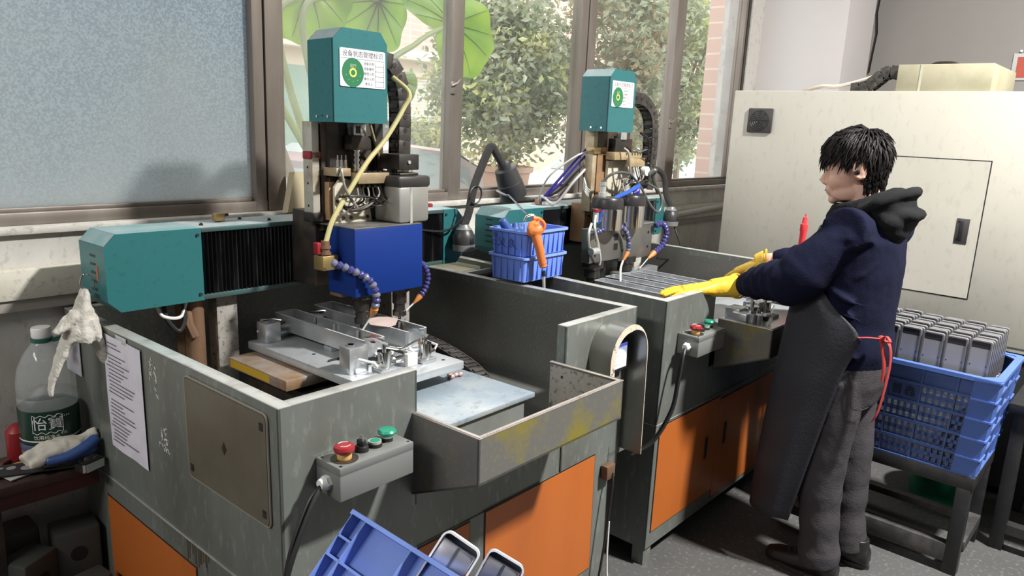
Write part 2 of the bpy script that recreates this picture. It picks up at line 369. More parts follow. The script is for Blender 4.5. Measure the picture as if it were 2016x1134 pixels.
# --- cars: lofted body, cabin glass, wheels
def car(name, label, loc, rz, paint, L=4.3, lamp=True):
    c = thing(name, label, 'car', loc, (0, 0, rz), None)
    X = L / 2
    prof = [(-X, .45), (-X + .02, .75), (-X + .25, .9), (-.9, 1.0), (-.25, 1.36), (.25, 1.42), (.85, 1.36), (1.45, 1.04), (X - .1, .98), (X, .75), (X - .02, .42)]
    def width(z): return .86 if z < .98 else .86 - (z - .98) * .55
    m1 = MB(); lo = .28
    def ringat(x, top):
        wd = .86; wt = width(top); pts = []
        for y, z in ((-wd * .96, lo), (-wd, .55), (-wd * .985, min(.86, top - .02)), (-wt, top - .03 if top > 1 else top - .01), (-wt * .8, top), (0, top + .02), (wt * .8, top), (wt, top - .03 if top > 1 else top - .01), (wd * .985, min(.86, top - .02)), (wd, .55), (wd * .96, lo)):
            pts.append((x, y, z))
        return pts
    m1.rings([ringat(x, z) for x, z in prof], True, True)
    m1.build('body_shell', paint, c, ang=50)
    gl = MB()
    gm = mat('car_glass', (.45, .52, .52), .12)
    for sgn in (-1, 1):
        w_ = .80
        gl.m(0)
        for poly in ([(-.62, 1.0), (-.18, 1.31), (.14, 1.345), (.14, 1.0)], [(.2, 1.0), (.2, 1.35), (.72, 1.31), (.95, 1.17), (.95, 1.0)]):
            v = [(x, sgn * (width(z) + .012), z) for x, z in poly]
            gl.poly(v if sgn < 0 else v[::-1])
    gl.poly([(-.88, -.7, 1.03), (-.88, .7, 1.03), (-.28, .58, 1.365), (-.28, -.58, 1.365)])
    gl.poly([(1.43, .7, 1.07), (1.43, -.7, 1.07), (.89, -.58, 1.365), (.89, .58, 1.365)])
    gl.build('side_glass', gm, c)
    for sx in (-1.3, 1.32):
        for sy in (-1, 1):
            wl = MB(); wl.m(0).lathe([(.22, -.1), (.31, -.09), (.315, 0), (.31, .09), (.22, .1)], (sx, sy * .78, .315), (0, 1, 0), 28); wl.m(1).cyl((sx, sy * .78 - .105, .315), (sx, sy * .78 + .105, .315), .19)
            wl.build('wheel', [black, alu], c)
    if lamp:
        for sy in (-1, 1):
            MB().box((X - .16, sy * .82 - .06, .78), (X + .012, sy * .82 + .045, .92), .02).build('tail_lamp', mat('tail_lamp_red', (.65, .06, .08), .3), c)
    return c
car('parked_car', 'silver sedan with red tail lamp seen through the middle window', (4.45, 6.3, 0), 0, mat('silver_pink_car_paint', (.72, .64, .64), .3, .2))
car('parked_car', 'dark mauve car behind the leftmost clear pane', (2.1, 4.55, 0), R(-6), mat('mauve_car_paint', (.36, .30, .31), .3, .2), lamp=False)
car('parked_car', 'white car beyond the shrub in the rightmost window', (9.7, 6.6, 0), R(5), mat('white_car_paint', (.85, .85, .85), .3, .1), lamp=False)

# --- shrubs: trunk, branches and a foliage mesh of separate leaves
def leaf_mat(name, c1, c2, trans=.35):
    m = bpy.data.materials.new(name); m.use_nodes = True; nt = m.node_tree; N = nt.nodes
    out = [n for n in N if n.type == 'OUTPUT_MATERIAL'][0]; pb = N['Principled BSDF']; pb.inputs['Roughness'].default_value = .35
    tc = N.new('ShaderNodeTexCoord'); n = N.new('ShaderNodeTexNoise'); n.inputs['Scale'].default_value = 5; n.inputs['Detail'].default_value = 5
    nt.links.new(tc.outputs['Object'], n.inputs['Vector'])
    mr = N.new('ShaderNodeMapRange'); mr.inputs[1].default_value = .35; mr.inputs[2].default_value = .68; nt.links.new(n.outputs[0], mr.inputs[0])
    mx = N.new('ShaderNodeMix'); mx.data_type = 'RGBA'; mx.inputs[6].default_value = (*c1, 1); mx.inputs[7].default_value = (*c2, 1); nt.links.new(mr.outputs[0], mx.inputs[0])
    nt.links.new(mx.outputs[2], pb.inputs['Base Color'])
    tl = N.new('ShaderNodeBsdfTranslucent'); nt.links.new(mx.outputs[2], tl.inputs[0])
    ms = N.new('ShaderNodeMixShader'); ms.inputs[0].default_value = trans
    nt.links.new(pb.outputs[0], ms.inputs[1]); nt.links.new(tl.outputs[0], ms.inputs[2]); nt.links.new(ms.outputs[0], out.inputs[0])
    return m
bark = mat('pale_bark', (.33, .27, .2), .8)
def shrub(name, label, cat, loc, size, n, mats, seed, leaf=(.085, .022), group=None, trunkh=.5):
    rg = random.Random(seed); t = thing(name, label, cat, loc, (0, 0, 0), group)
    br = MB(); br.tube(spline([(0, 0, 0), (.05, .02, trunkh * .6), (0, 0, trunkh + size[2] * .5), (.06, 0, trunkh + size[2] * .85)]), .05, 8, rf=lambda q: .06 * (1 - q * .8))
    tips = []
    for k in range(22):
        a = rg.uniform(0, 2 * PI); e = rg.uniform(-.7, 1.2); q = rg.uniform(.55, .98)
        c = Vector((math.cos(a) * math.cos(e) * size[0] * q, math.sin(a) * math.cos(e) * size[1] * q, trunkh + size[2] * (.5 + .5 * math.sin(e) * q)))
        s0 = Vector((.02, 0, trunkh + rg.uniform(0, size[2] * .4)))
        br.tube(spline([s0, (s0 + c) / 2 + Vector((0, 0, .08)), c], 5), .012, 5, rf=lambda q: .016 * (1 - q * .7)); tips.append(c)
    br.build('branches', bark, t)
    fo = MB()
    clumps = []
    for k in range(90):
        a = rg.uniform(0, 2 * PI); u = rg.uniform(-1, 1); q = rg.uniform(.35, 1) ** .5
        clumps.append((Vector((math.cos(a) * math.sqrt(1 - u * u) * size[0] * q, math.sin(a) * math.sqrt(1 - u * u) * size[1] * q, trunkh + size[2] * .5 + u * size[2] * .5 * q)), rg.uniform(.07, .17), rg.choice((0, 0, 0, 1, 1, 2))))
    for k in range(n):
        c, rr, mi = rg.choice(clumps)
        p = c + Vector((rg.gauss(0, rr), rg.gauss(0, rr), rg.gauss(0, rr * .8)))
        d = Vector((rg.uniform(-1, 1), rg.uniform(-1, 1), rg.uniform(-.9, .35))).normalized(); a, b, _ = frame_of(d)
        rot = rg.uniform(0, 2 * PI); sd = a * math.cos(rot) + b * math.sin(rot); nrm = d.cross(sd)
        L = leaf[0] * rg.uniform(.7, 1.25); w = leaf[1] * rg.uniform(.8, 1.2)
        fo.mi = mi if rg.random() < .8 else rg.choice((0, 1, 2))
        vs = [fo.bm.verts.new(q) for q in (p, p + d * L * .45 + sd * w + nrm * w * .35, p + d * L, p + d * L * .45 - sd * w + nrm * w * .35)]
        fo._f([vs[0], vs[1], vs[2]]); fo._f([vs[0], vs[2], vs[3]])
    fo.build('foliage', mats, t, smooth=False)
    return t
gA = leaf_mat('dusty_green_leaf', (.34, .40, .25), (.50, .53, .38)); gB = leaf_mat('dark_green_leaf', (.17, .23, .13), (.28, .34, .20)); gC = leaf_mat('yellow_green_leaf', (.54, .60, .24), (.66, .62, .32))
gD = leaf_mat('bronze_leaf', (.42, .30, .18), (.5, .45, .25))
shrub('leafy_tree', 'tall leafy tree behind the gooseneck lamp, in the pane left of the far machine', 'tree', (5.3, 4.95, 0), (.66, .5, 1.35), 9000, [gA, gB, gC], 11, trunkh=1.42)
shrub('leafy_tree', 'broad leafy tree behind the far machine, filling its two panes', 'tree', (6.75, 4.7, 0), (.82, .6, 2.2), 11000, [gA, gA, gD], 12, trunkh=1.2)
shrub('leafy_tree', 'leafy tree nearest the right window jamb, beside the pilaster', 'tree', (8.15, 4.7, 0), (.74, .6, 2.2), 10000, [gA, gC, gA], 13, trunkh=1.25)
shrub('low_shrub', 'low light green shrub beyond the tail of the silver sedan', 'shrub', (7.0, 7.9, 0), (.5, .3, 1.5), 2200, [gC, gA, gA], 14, trunkh=.3)
shrub('low_shrub', 'small dark potted shrub above the terracotta pot', 'shrub', (5.42, 5.02, 1.26), (.10, .10, .16), 120, [gB, gA, gA], 15, trunkh=.02)
pot = MB(); pot.lathe([(.17, 0), (.19, .02), (.235, .38), (.265, .39), (.27, .44), (.245, .445), (.23, .40), (.2, .39)], (0, 0, 0))
o = pot.build('flower_pot', mat('terracotta', (.66, .42, .30), .7, 0, dirt=(.55, .45, .36), amt=.5, scale=5), None, loc=(5.42, 5.02, .8)); tag(o, 'terracotta flower pot outside under the middle tree', 'flower pot')
st = MB()
for dx in (-.13, .13):
    for dy in (-.13, .13): st.box((dx - .02, dy - .02, 0), (dx + .02, dy + .02, .76))
st.box((-.17, -.17, .76), (.17, .17, .8)); o = st.build('plant_stand', bark, None, loc=(5.42, 5.02, 0)); tag(o, 'small stand carrying the terracotta flower pot outside', 'plant stand')
cr = MB()
for k in range(9): cr.box((-.26 + k * .062, -.02, 0), (-.235 + k * .062, .0, .3), .003)
for z in (0, .14, .28): cr.box((-.27, -.02, z), (.29, .0, z + .025), .003)
cr.box((-.27, 0, 0), (.29, .34, .3))
o = cr.build('plastic_crate', mat('washed_blue_crate', (.35, .42, .60), .5), None, loc=(6.0, 4.5, .74)); tag(o, 'pale blue plastic crate outside, behind the right of the lamp head', 'crate')
st = MB(); st.box((-.35, -.1, 0), (.35, .42, .73), .01); o = st.build('stone_bench', mat('grey_bench', (.5, .49, .47), .8), None, loc=(6.0, 4.5, 0)); tag(o, 'grey block bench outside under the pale blue crate', 'bench')

# --- elephant-ear plant against the panes
def taro(label_root):
    t = thing('elephant_ear_plant', label_root, 'plant', (2.75, 3.25, 0))
    lm = leaf_mat('elephant_ear_leaf', (.15, .34, .02), (.33, .52, .05), .5); vm = leaf_mat('leaf_vein', (.10, .20, .03), (.16, .28, .05), .3); sm = leaf_mat('leaf_stalk', (.42, .5, .22), (.5, .56, .3), .3)
    def leaf(c, tipd, up, w, l, seed):
        rg = random.Random(seed); c = Vector(c) - Vector((2.75, 3.25, 0)); d = Vector(tipd).normalized(); n = Vector(up).normalized(); s_ = n.cross(d).normalized(); n = d.cross(s_)
        def edge(a):   # heart outline, a=0 at tip
            r = 1 - .16 * abs(math.sin(a / 2)) ** 2
            notch = max(0, (abs(a) - 2.45) / .69)
            r *= 1 - .72 * notch ** 1.6
            r *= 1 + .03 * math.sin(9 * a + seed)
            return (math.cos(a) * l * r * (1 if abs(a) < 1.57 else .8), math.sin(a) * w * r)
        m1 = MB(); NA, NR = 64, 6
        def pt(a, q):
            x, y = edge(a); z = .04 * q * q * math.cos(2 * a) - .05 * q * q + .012 * q * math.cos(7 * a)
            return c + d * x * q + s_ * y * q + n * z
        m1.grid(lambda u, v: pt(-PI + .04 + (2 * PI - .08) * u, .02 + .98 * v), NA, NR)
        o = m1.build('leaf_blade', lm, t, ang=60)
        v1 = MB()
        for a in (0, .45, -.45, .95, -.95, 1.5, -1.5, 2.1, -2.1, 2.6, -2.6):
            v1.tube([pt(a, q) + n * .002 for q in (.03, .3, .6, .93)], .004, 5, rf=lambda q: .005 * (1 - q * .8))
            v1.tube([pt(a, q) - n * .002 for q in (.03, .3, .6, .93)], .004, 5, rf=lambda q: .005 * (1 - q * .8))
        v1.build('veins', vm, o)
        s1 = MB(); st = Vector((0, 0, .4)); s1.tube(spline([c, c - d * .10 + Vector((-.12, .02, -.08)), c - d * .16 + Vector((-.30, .06, -.30)), (c * .3 + st * .7) + Vector((-.25, .1, .15)), st], 8), .014, 8, rf=lambda q: .011 + q * .012)
        s1.build('stalk', sm, t)
    leaf((2.76, 3.0, 2.14), (.62, .1, .22), (-.35, -.9, .35), .30, .35, 1)
    leaf((2.33, 3.05, 2.20), (.35, .1, -.45), (-.2, -.9, .3), .26, .26, 2)
    leaf((1.98, 3.1, 2.22), (-.5, .2, -.2), (-.1, -.9, .3), .26, .30, 3)
    leaf((2.12, 3.2, 2.42), (.2, .1, .5), (-.2, -.9, .3), .3, .3, 4)
    leaf((2.62, 3.3, 1.86), (.5, .1, .1), (-.1, -.7, .7), .14, .2, 5)
    m1 = MB(); m1.lathe([(.09, 0), (.08, .2), (.05, .45)], (0, 0, 0)); m1.build('stem_base', sm, t)
taro('elephant ear plant with big bright green leaves pressed near the clear panes')
for k, (x, y, lab) in enumerate(((1.75, 3.3, 'thin pale trunk leaning behind the near machine teal motor cover'), (1.45, 3.42, 'second slim bare trunk behind the leftmost clear pane'))):
    b_ = MB(); b_.tube(spline([(.5, 0, 0), (.35, 0, 1.0), (.1, 0, 1.7), (-.25, 0, 2.6), (-.4, 0, 3.3)]), .03, 8, rf=lambda q: .03 - q * .012); tag(b_.build('bare_trunk', bark, None, loc=(x, y, 0)), lab, 'trunk')

# --- things on the right wall
sg = thing('wall_sign', 'white framed red notice high on the right wall', 'sign', (6.6, .95, 2.12))
MB().box((-.012, -.2, 0), (-.001, .165, .19), .003).build('board', whitem, sg)
MB().box((-.015, -.18, .02), (-.012, .135, .165)).build('red_panel', mat('red_print', (.62, .12, .08), .6), sg)
MB().cyl((-.02, .12, .205), (-.001, .12, .205), .008).build('nail', chrome, sg)
h = MB(); h.tube([(6.58, 2.09 + .012 * math.sin(k * 2.1), 4.2 - k * .155) for k in range(14)], .005, 6)
tag(h.build('hanging_cable', black), 'thin black cable hanging down in front of the grey right wall', 'cable')
h = MB(); h.tube([(2.9 + k * .31, 2.46, 1.055 + k * .012) for k in range(12)], .022, 12)
tag(h.build('wall_pipe', mat('grey_painted_pipe', (.42, .40, .37), .5)), 'grey pipe running along the wall below the sill behind the far machine', 'pipe')
bd = MB(); bd.prism([(0, 0), (.105, 0), (.125, .15), (.045, .15)], 'y', 0, .04)
tag(bd.build('wooden_board', woodm, None, loc=(1.462, 2.45, 1.286), rot=(R(-8), 0, 0)), 'small weathered board leaning on the sill beside the near machine column', 'board')
# ------------------------------------------------------------------ the two drilling machines
H = 1.055
def hexnut(m, c, r, h, axis):
    c = Vector(c); m.cyl(c, c + Vector(axis) * h, r, n=6)
def machine(label, loc, rot, Wd, base_w, blk, tx0, tx1, tz, rfront=True):
    t = thing('milling_machine', label, 'machine', loc, rot, 'two drilling and milling machines with grey tubs')
    th = .034
    # tub of folded sheet; outside grey, inside dark and wet, rims bare
    m = MB()
    m.box((0, 0, .58), (.006, 1.21, H - .004)); m.box((0, 0, .58), (blk, .006, H - .004)); m.box((Wd - .006, 0, .58), (Wd, 1.21, H - .004)); m.box((0, 1.204, .58), (Wd, 1.21, H - .004))
    if rfront:
        m.box((tx1 + .025, 0, .58), (Wd, .006, H - .004)); m.box((tx1 + .025, 0, .58), (tx1 + .031, th, H - .004))
    m.box((blk - .006, 0, .70), (blk, th, H - .004)); m.box((blk, .004, .56), (tx1 + .031, .010, tz - .20))
    m.m(1)
    m.box((th - .006, th, .70), (th, 1.18, H - .03)); m.box((Wd - th, th, .70), (Wd - th + .006, 1.18, H - .03)); m.box((th, 1.17, .70), (Wd - th, 1.176, H - .004)); m.box((th, th - .006, .70), (blk, th, H - .03))
    if rfront: m.box((tx1 + .03, th - .006, .70), (Wd - th, th, H - .03))
    m.box((.006, .006, .69), (Wd - .006, 1.204, .70))
    m.m(2)
    m.box((0, 0, H - .004), (th, 1.21, H), .0015); m.box((th, 0, H - .004), (blk, th, H), .0015); m.box((Wd - th, 0, H - .004), (Wd, 1.21, H), .0015); m.box((th, 1.176, H - .004), (Wd - th, 1.21, H), .0015)
    if rfront: m.box((tx1 + .025, 0, H - .004), (Wd - th, th, H), .0015)
    # folded inner lip under the rim
    m.m(0)
    for a, b in (((th - .002, th, H - .03), (th, 1.17, H - .004)), ((Wd - th, th, H - .03), (Wd - th + .002, 1.17, H - .004))): m.box(a, b)
    m.build('tub', [steel, steel_in, rim], t)
    # tray that sticks out to the front, bottom rising forward
    d = .225; zf, zb = tz - .116, tz - .215
    m = MB(); pr = [(0, zb), (-d, zf), (-d, tz), (0, tz)]
    m.prism([(p[0], p[1]) for p in pr], 'x', tx0, tx0 + .005); m.prism([(.03 if p[0] == 0 else p[0], p[1]) for p in pr], 'x', tx1 - .005, tx1)
    m.box((tx0, -d, zf), (tx1, -d + .005, tz))
    m.prism([(0, zb), (-d, zf), (-d, zf + .006), (0, zb + .006)], 'x', tx0, tx1)
    m.m(1)
    m.prism([(0, zb + .012), (-d + .01, zf + .012), (-d + .01, tz - .01), (0, tz - .01)], 'x', tx0 + .005, tx0 + .009); m.prism([(.03, zb + .012), (-d + .01, zf + .012), (-d + .01, tz - .01), (.03, tz - .01)], 'x', tx1 - .009, tx1 - .005)
    m.m(2)
    m.box((tx0 - .001, -d - .001, tz - .003), (tx0 + .014, 0, tz), .001); m.box((tx1 - .014, -d - .001, tz - .003), (tx1 + .001, .03, tz), .001); m.box((tx0 + .014, -d - .001, tz - .003), (tx1 - .014, -d + .013, tz), .001)
    m.m(3).box((tx1 - .0052, -.02, tz - .045), (tx1 - .0095, -.012, tz - .037))
    m.build('drip_tray', [traym, speckm, rim_warm, black], t)
    # welded base frame
    m = MB(); zb0 = .075
    m.box((0, 0, zb0), (base_w, .005, .58)); m.box((0, 0, zb0), (.005, 1.15, .58)); m.box((base_w - .005, 0, zb0), (base_w, 1.15, .58)); m.box((0, 1.145, zb0), (base_w, 1.15, .58)); m.box((.005, .005, zb0), (base_w - .005, 1.145, zb0 + .01))
    m.m(1).box((.06, .06, zb0 - .03), (base_w - .06, 1.05, zb0))
    m.m(2).box((-.003, 0, .5795), (.0, 1.19, .5825)); m.box((0, -.002, .5795), (blk, 0, .582))
    m.build('base_cabinet', [steel, black, rim], t)
    for sx, sy in ((.01, .01), (base_w - .065, .01), (.01, 1.0), (base_w - .065, 1.0)):
        q = MB(); q.box((sx, sy, .03 if sy > .5 else .0), (sx + .055, sy + .05, zb0)); q.build('foot', steel, t)
    return t
def door(t, x0, x1, z0, z1, handle=None):
    m = MB(); m.box((x0, -.003, z0), (x1, .0, z1)); m.m(1)
    e = .004
    for a, b in (((x0 - e, -.0012, z0 - e), (x0, 0, z1 + e)), ((x1, -.0012, z0 - e), (x1 + e, 0, z1 + e)), ((x0, -.0012, z1), (x1, 0, z1 + e)), ((x0, -.0012, z0 - e), (x1, 0, z0))): m.box(a, b)
    o = m.build('door', [orange, black], t)
    if handle:
        h = MB(); h.box((handle[0] - .011, -.006, handle[1] - .05), (handle[0] + .011, -.003, handle[1] + .05), .001); h.m(1).box((handle[0] - .006, -.0075, handle[1] - .042), (handle[0] + .006, -.006, handle[1] + .042))
        h.build('door_handle', [darkiron, black], o)
    return o
def control_box(t, x0, x1, cable):
    y0, z0, z1 = -.088, .845, .922
    m = MB(); m.box((x0, y0, z0), (x1, -.001, z1 - .0195), .003); m.box((x0 + .0006, y0 + .0006, z1 - .021), (x1 - .0006, -.001, z1 - .018)); m.box((x0 - .0003, y0 - .0003, z1 - .0185), (x1 + .0003, -.001, z1), .003)
    m.m(1)
    for sx in (x0 + .009, x1 - .009):
        for sy in (y0 + .009, -.012): m.cyl((sx, sy, z1 - .001), (sx, sy, z1 + .0008), .0035, n=10)
    b = m.build('control_box', [boxgrey, black], t)
    w = x1 - x0; yc = -.045
    # emergency stop, key switch, start button, mushroom button
    e = MB(); c = (x0 + .19 * w, yc - .006, z1); e.m(1).lathe([(.030, 0), (.030, .0012)], c, n=32); e.m(2).lathe([(.0155, .001), (.0165, .013), (.0155, .016)], c, n=28); e.m(0).lathe([(.015, .015), (.0215, .018), (.0235, .0235), (.0215, .0295), (.015, .0325), (.0, .0335)], c, n=32)
    e.m(3)
    for a0 in (20, 200):
        e.tube([(c[0] + .0135 * math.cos(R(a0 + k * 12)), c[1] + .0135 * math.sin(R(a0 + k * 12)), c[2] + .0327) for k in range(10)], .0007, 5)
    e.build('emergency_stop_button', [redm, darkiron, yellowb, whitem], b, label='red mushroom emergency stop on a yellow collar')
    k = MB(); c = (x0 + .44 * w, yc, z1); k.lathe([(.0155, 0), (.0155, .010), (.013, .014)], c, n=24); k.m(0).box((c[0] - .006, c[1] - .012, c[2] + .013), (c[0] + .006, c[1] + .012, c[2] + .026), .003); k.m(1).box((c[0] - .0012, c[1] - .005, c[2] + .026), (c[0] + .0012, c[1] + .005, c[2] + .037)); k.build('selector_switch', [black, chrome], b, label='black selector switch')
    s = MB(); c = (x0 + .62 * w, yc, z1); s.m(1).lathe([(.0165, 0), (.0165, .008)], c, n=24); s.m(2).lathe([(.0148, .007), (.0148, .0135), (.0118, .0135)], c, n=24); s.m(0).lathe([(.0115, .0132), (.0112, .0142), (0, .0142)], c, n=24); s.build('push_button', [greenm, black, rim], b, label='small flush green push button')
    g = MB(); c = (x0 + .81 * w, yc + .004, z1); g.m(1).lathe([(.013, 0), (.013, .010)], c, n=24); g.m(2).lathe([(.0135, .009), (.0145, .015)], c, n=24); g.m(0).lathe([(.015, .014), (.0205, .018), (.0215, .023), (.018, .0275), (.0, .029)], c, n=32); g.build('push_button', [greenm, black, rim], b, label='green mushroom push button')
    n = MB(); c = Vector((x0, yc, z0 + .034)); n.cyl(c, c + Vector((-.010, 0, 0)), .0165, n=6); n.cyl(c + Vector((-.010, 0, 0)), c + Vector((-.022, 0, 0)), .0155, .011, n=18); n.build('cable_gland', whitem, b)
    for dz, pts in enumerate(cable):
        q = MB(); q.tube(spline([tuple(c + Vector((-.015, .003 * dz, -.003 * dz)))] + pts, 10), .0052, 8); q.build('cable', black, b)
    return b
def drag_chain(t, path, w, h, side=(1, 0, 0)):
    m = MB(); P = spline(path, 14); L = [0]
    for i in range(1, len(P)): L.append(L[-1] + (P[i] - P[i - 1]).length)
    n = max(6, int(L[-1] / .042)); S = Vector(side).normalized()
    def at(s_):
        for i in range(1, len(P)):
            if L[i] >= s_: return P[i - 1].lerp(P[i], (s_ - L[i - 1]) / max(1e-6, L[i] - L[i - 1]))
        return P[-1]
    for k in range(n):
        a = at(L[-1] * (k + .04) / n); b = at(L[-1] * (k + 1.0) / n); d = (b - a).normalized(); S2 = (S - d * S.dot(d)).normalized(); N = d.cross(S2); c = (a + b) / 2; l = (b - a).length
        M = Matrix((( S2.x, d.x, N.x, c.x), (S2.y, d.y, N.y, c.y), (S2.z, d.z, N.z, c.z), (0, 0, 0, 1)))
        q = MB(); q.cbox((0, 0, 0), (w, l * .97, h * .86), .003)
        q.cbox((-w / 2, l * .10, 0), (.006, l * 1.05, h), .002); q.cbox((w / 2, l * .10, 0), (.006, l * 1.05, h), .002); q.cbox((0, 0, h / 2), (w * .8, l * .34, .006), .001); q.cbox((0, 0, -h / 2), (w * .8, l * .34, .006), .001)
        q.m(1).cyl((-w / 2 - .0045, -l * .2, 0), (-w / 2 - .001, -l * .2, 0), h * .16, n=10); q.cyl((w / 2 + .0045, -l * .2, 0), (w / 2 + .001, -l * .2, 0), h * .16, n=10)
        q.xform(M); tmp = bpy.data.meshes.new('x'); q.bm.to_mesh(tmp); q.bm.free(); m.bm.from_mesh(tmp); bpy.data.meshes.remove(tmp)
    return m.build('drag_chain', [mat('sooty_chain_plastic', (.028, .025, .023), .45, 0, dirt=(.10, .085, .07), amt=.6, scale=20), darkiron], t)
def bead_hose(t, path, r, mats, tip=None, name='coolant_hose'):
    P = spline(path, 16); L = [0]
    for i in range(1, len(P)): L.append(L[-1] + (P[i] - P[i - 1]).length)
    n = int(L[-1] / (r * 1.35)); m = MB()
    def at(s_):
        for i in range(1, len(P)):
            if L[i] >= s_: return P[i - 1].lerp(P[i], (s_ - L[i - 1]) / max(1e-6, L[i] - L[i - 1]))
        return P[-1]
    for k in range(n):
        a = at(L[-1] * k / n); b = at(L[-1] * (k + 1) / n); d = b - a; m.mi = k % 2 if len(mats) > 2 else 0
        m.lathe([(r * .62, -.1 * d.length), (r * .98, d.length * .12), (r * 1.06, d.length * .42), (r * .8, d.length * .78), (r * .6, d.length * .95)], a, d, 12)
    if tip:
        m.mi = len(mats) - 1
        a = P[-1]; b = Vector(tip); d = (b - a); m.lathe([(r * 1.0, 0), (r * .95, d.length * .3), (r * .36, d.length)], a, d, 12)
    return m.build(name, mats, t)
def beam(t, x0, x1, xa, xb, y0, y1, z0, z1):
    """crossbeam: dark core, teal end covers, ribbed black bellows between"""
    c = .033
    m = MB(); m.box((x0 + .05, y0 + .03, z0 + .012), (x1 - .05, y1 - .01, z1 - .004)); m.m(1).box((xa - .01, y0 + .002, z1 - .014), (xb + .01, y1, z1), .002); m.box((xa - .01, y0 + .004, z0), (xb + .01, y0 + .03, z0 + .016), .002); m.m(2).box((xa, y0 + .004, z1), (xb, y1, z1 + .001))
    b = m.build('crossbeam', [darkiron, dirtyteal, dustglare], t)
    for s_, xs, xe in ((1, x0, xa), (-1, x1, xb)):
        m = MB(); m.prism([(xs, z0 + c), (xs + s_ * c, z0), (xe, z0), (xe, z1), (xs + s_ * c, z1), (xs, z1 - c)], 'y', y0, y1)
        m.m(1)
        if s_ > 0:
            for k in range(5): m.box((xs - .0006, y0 + .065, z0 + .055 + k * .024), (xs + .001, y0 + .105, z0 + .062 + k * .024))
            m.m(2).box((xs - .0008, y0 + .052, z0 + .085), (xs + .001, y0 + .066, z0 + .13))
        m.m(1)
        for zz in (z0 + .02, z1 - .02): m.cyl((xe - s_ * .012, y0 - .004, zz), (xe - s_ * .012, y0, zz), .005, n=10)
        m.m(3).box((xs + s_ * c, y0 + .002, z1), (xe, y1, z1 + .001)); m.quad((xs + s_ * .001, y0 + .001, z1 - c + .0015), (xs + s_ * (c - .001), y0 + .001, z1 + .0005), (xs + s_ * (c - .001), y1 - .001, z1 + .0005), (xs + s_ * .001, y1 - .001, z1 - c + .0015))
        m.build('end_cover', [teal, black, mat('peeling_red_sticker', (.35, .13, .08), .7), mat('dusty_glare_top', (.20, .36, .37), .5, 0, dirt=(.42, .45, .46), amt=.7, scale=9)], b)  # pale top and slope: dust, with window glare put into the colour
    def bellows(a, e):
        n = max(4, int((e - a) / .013)); m = MB(); prof = []
        for k in range(n):
            x = a + (e - a) * k / n; dx = (e - a) / n
            prof += [(x, y0 + .022), (x + dx * .5, y0 + .002)]
        prof += [(e, y0 + .022)]
        m.rings([[(x, y, z0 + .016), (x, y, z1 - .015), (x, y0 + .03, z1 - .015), (x, y0 + .03, z0 + .016)] for x, y in prof], True, True)
        m.build('bellows', blackdust, b, smooth=False)
    return b, bellows
def status_sign(parent, o, ux, uz, w, h, full=True):
    """white status plate with its green dial; o = middle"""
    ux = Vector(ux).normalized(); uz = Vector(uz).normalized(); n = ux.cross(uz); o = Vector(o)
    def P(x, z, d=0): return o + ux * (x * w) + uz * (z * h) + n * d
    m = MB(); m.rings([[P(x, z, 0) for x, z in rounded(1, 1, .04)], [P(x, z, .002) for x, z in rounded(1, 1, .04)]])
    m.m(1); m.text('设备状态管理标识', w * .112, P(0, .36), ux, uz, .0024)
    m.quad(P(-.48, .235, .0023), P(.48, .235, .0023), P(.48, .245, .0023), P(-.48, .245, .0023))
    rows = ('设备名称:', '设备编号:', '管理人员:', '操作人员:', '责任人:')
    for k, r_ in enumerate(rows):
        m.text(r_, w * .058, P(.13, .14 - k * .135), ux, uz, .0024)
        for x0, x1, z0, z1 in ((.26, .46, .085 - k * .135, .095 - k * .135),):
            m.quad(P(x0, z0, .0023), P(x1, z0, .0023), P(x1, z1, .0023), P(x0, z1, .0023))
    for x in (.26, .46): m.quad(P(x, -.46, .0023), P(x + .006, -.46, .0023), P(x + .006, .19, .0023), P(x, .19, .0023))
    m.m(2); rd = w * .235; c = P(-.225, -.125)
    m.poly([c + n * .0024 + (ux * math.cos(a) + uz * math.sin(a) * 1.06) * rd for a in [2 * PI * k / 48 for k in range(48)]])
    m.m(3); m.poly([c + n * .0029 + (ux * math.cos(a) + uz * math.sin(a)) * rd * .34 for a in [2 * PI * k / 32 for k in range(32)]])
    m.m(2); m.poly([c + n * .0033 + (ux * math.cos(a) + uz * math.sin(a)) * rd * .2 for a in [2 * PI * k / 32 for k in range(32)]])
    m.m(4); m.text('运行', w * .07, P(-.225, .045), ux, uz, .0031)
    for k in range(5):
        a = R(200 + k * 35); m.text('·', w * .12, c + (ux * math.cos(a) + uz * math.sin(a)) * rd * .68, ux, uz, .0031)
    return m.build('status_sign', [mat('sign_white', (.70, .71, .72), .35), ink, mat('sign_green', (.02, .17, .07), .4), mat('sign_yellow', (.62, .60, .12), .4), mat('sign_pale_print', (.5, .6, .4), .5)], parent)
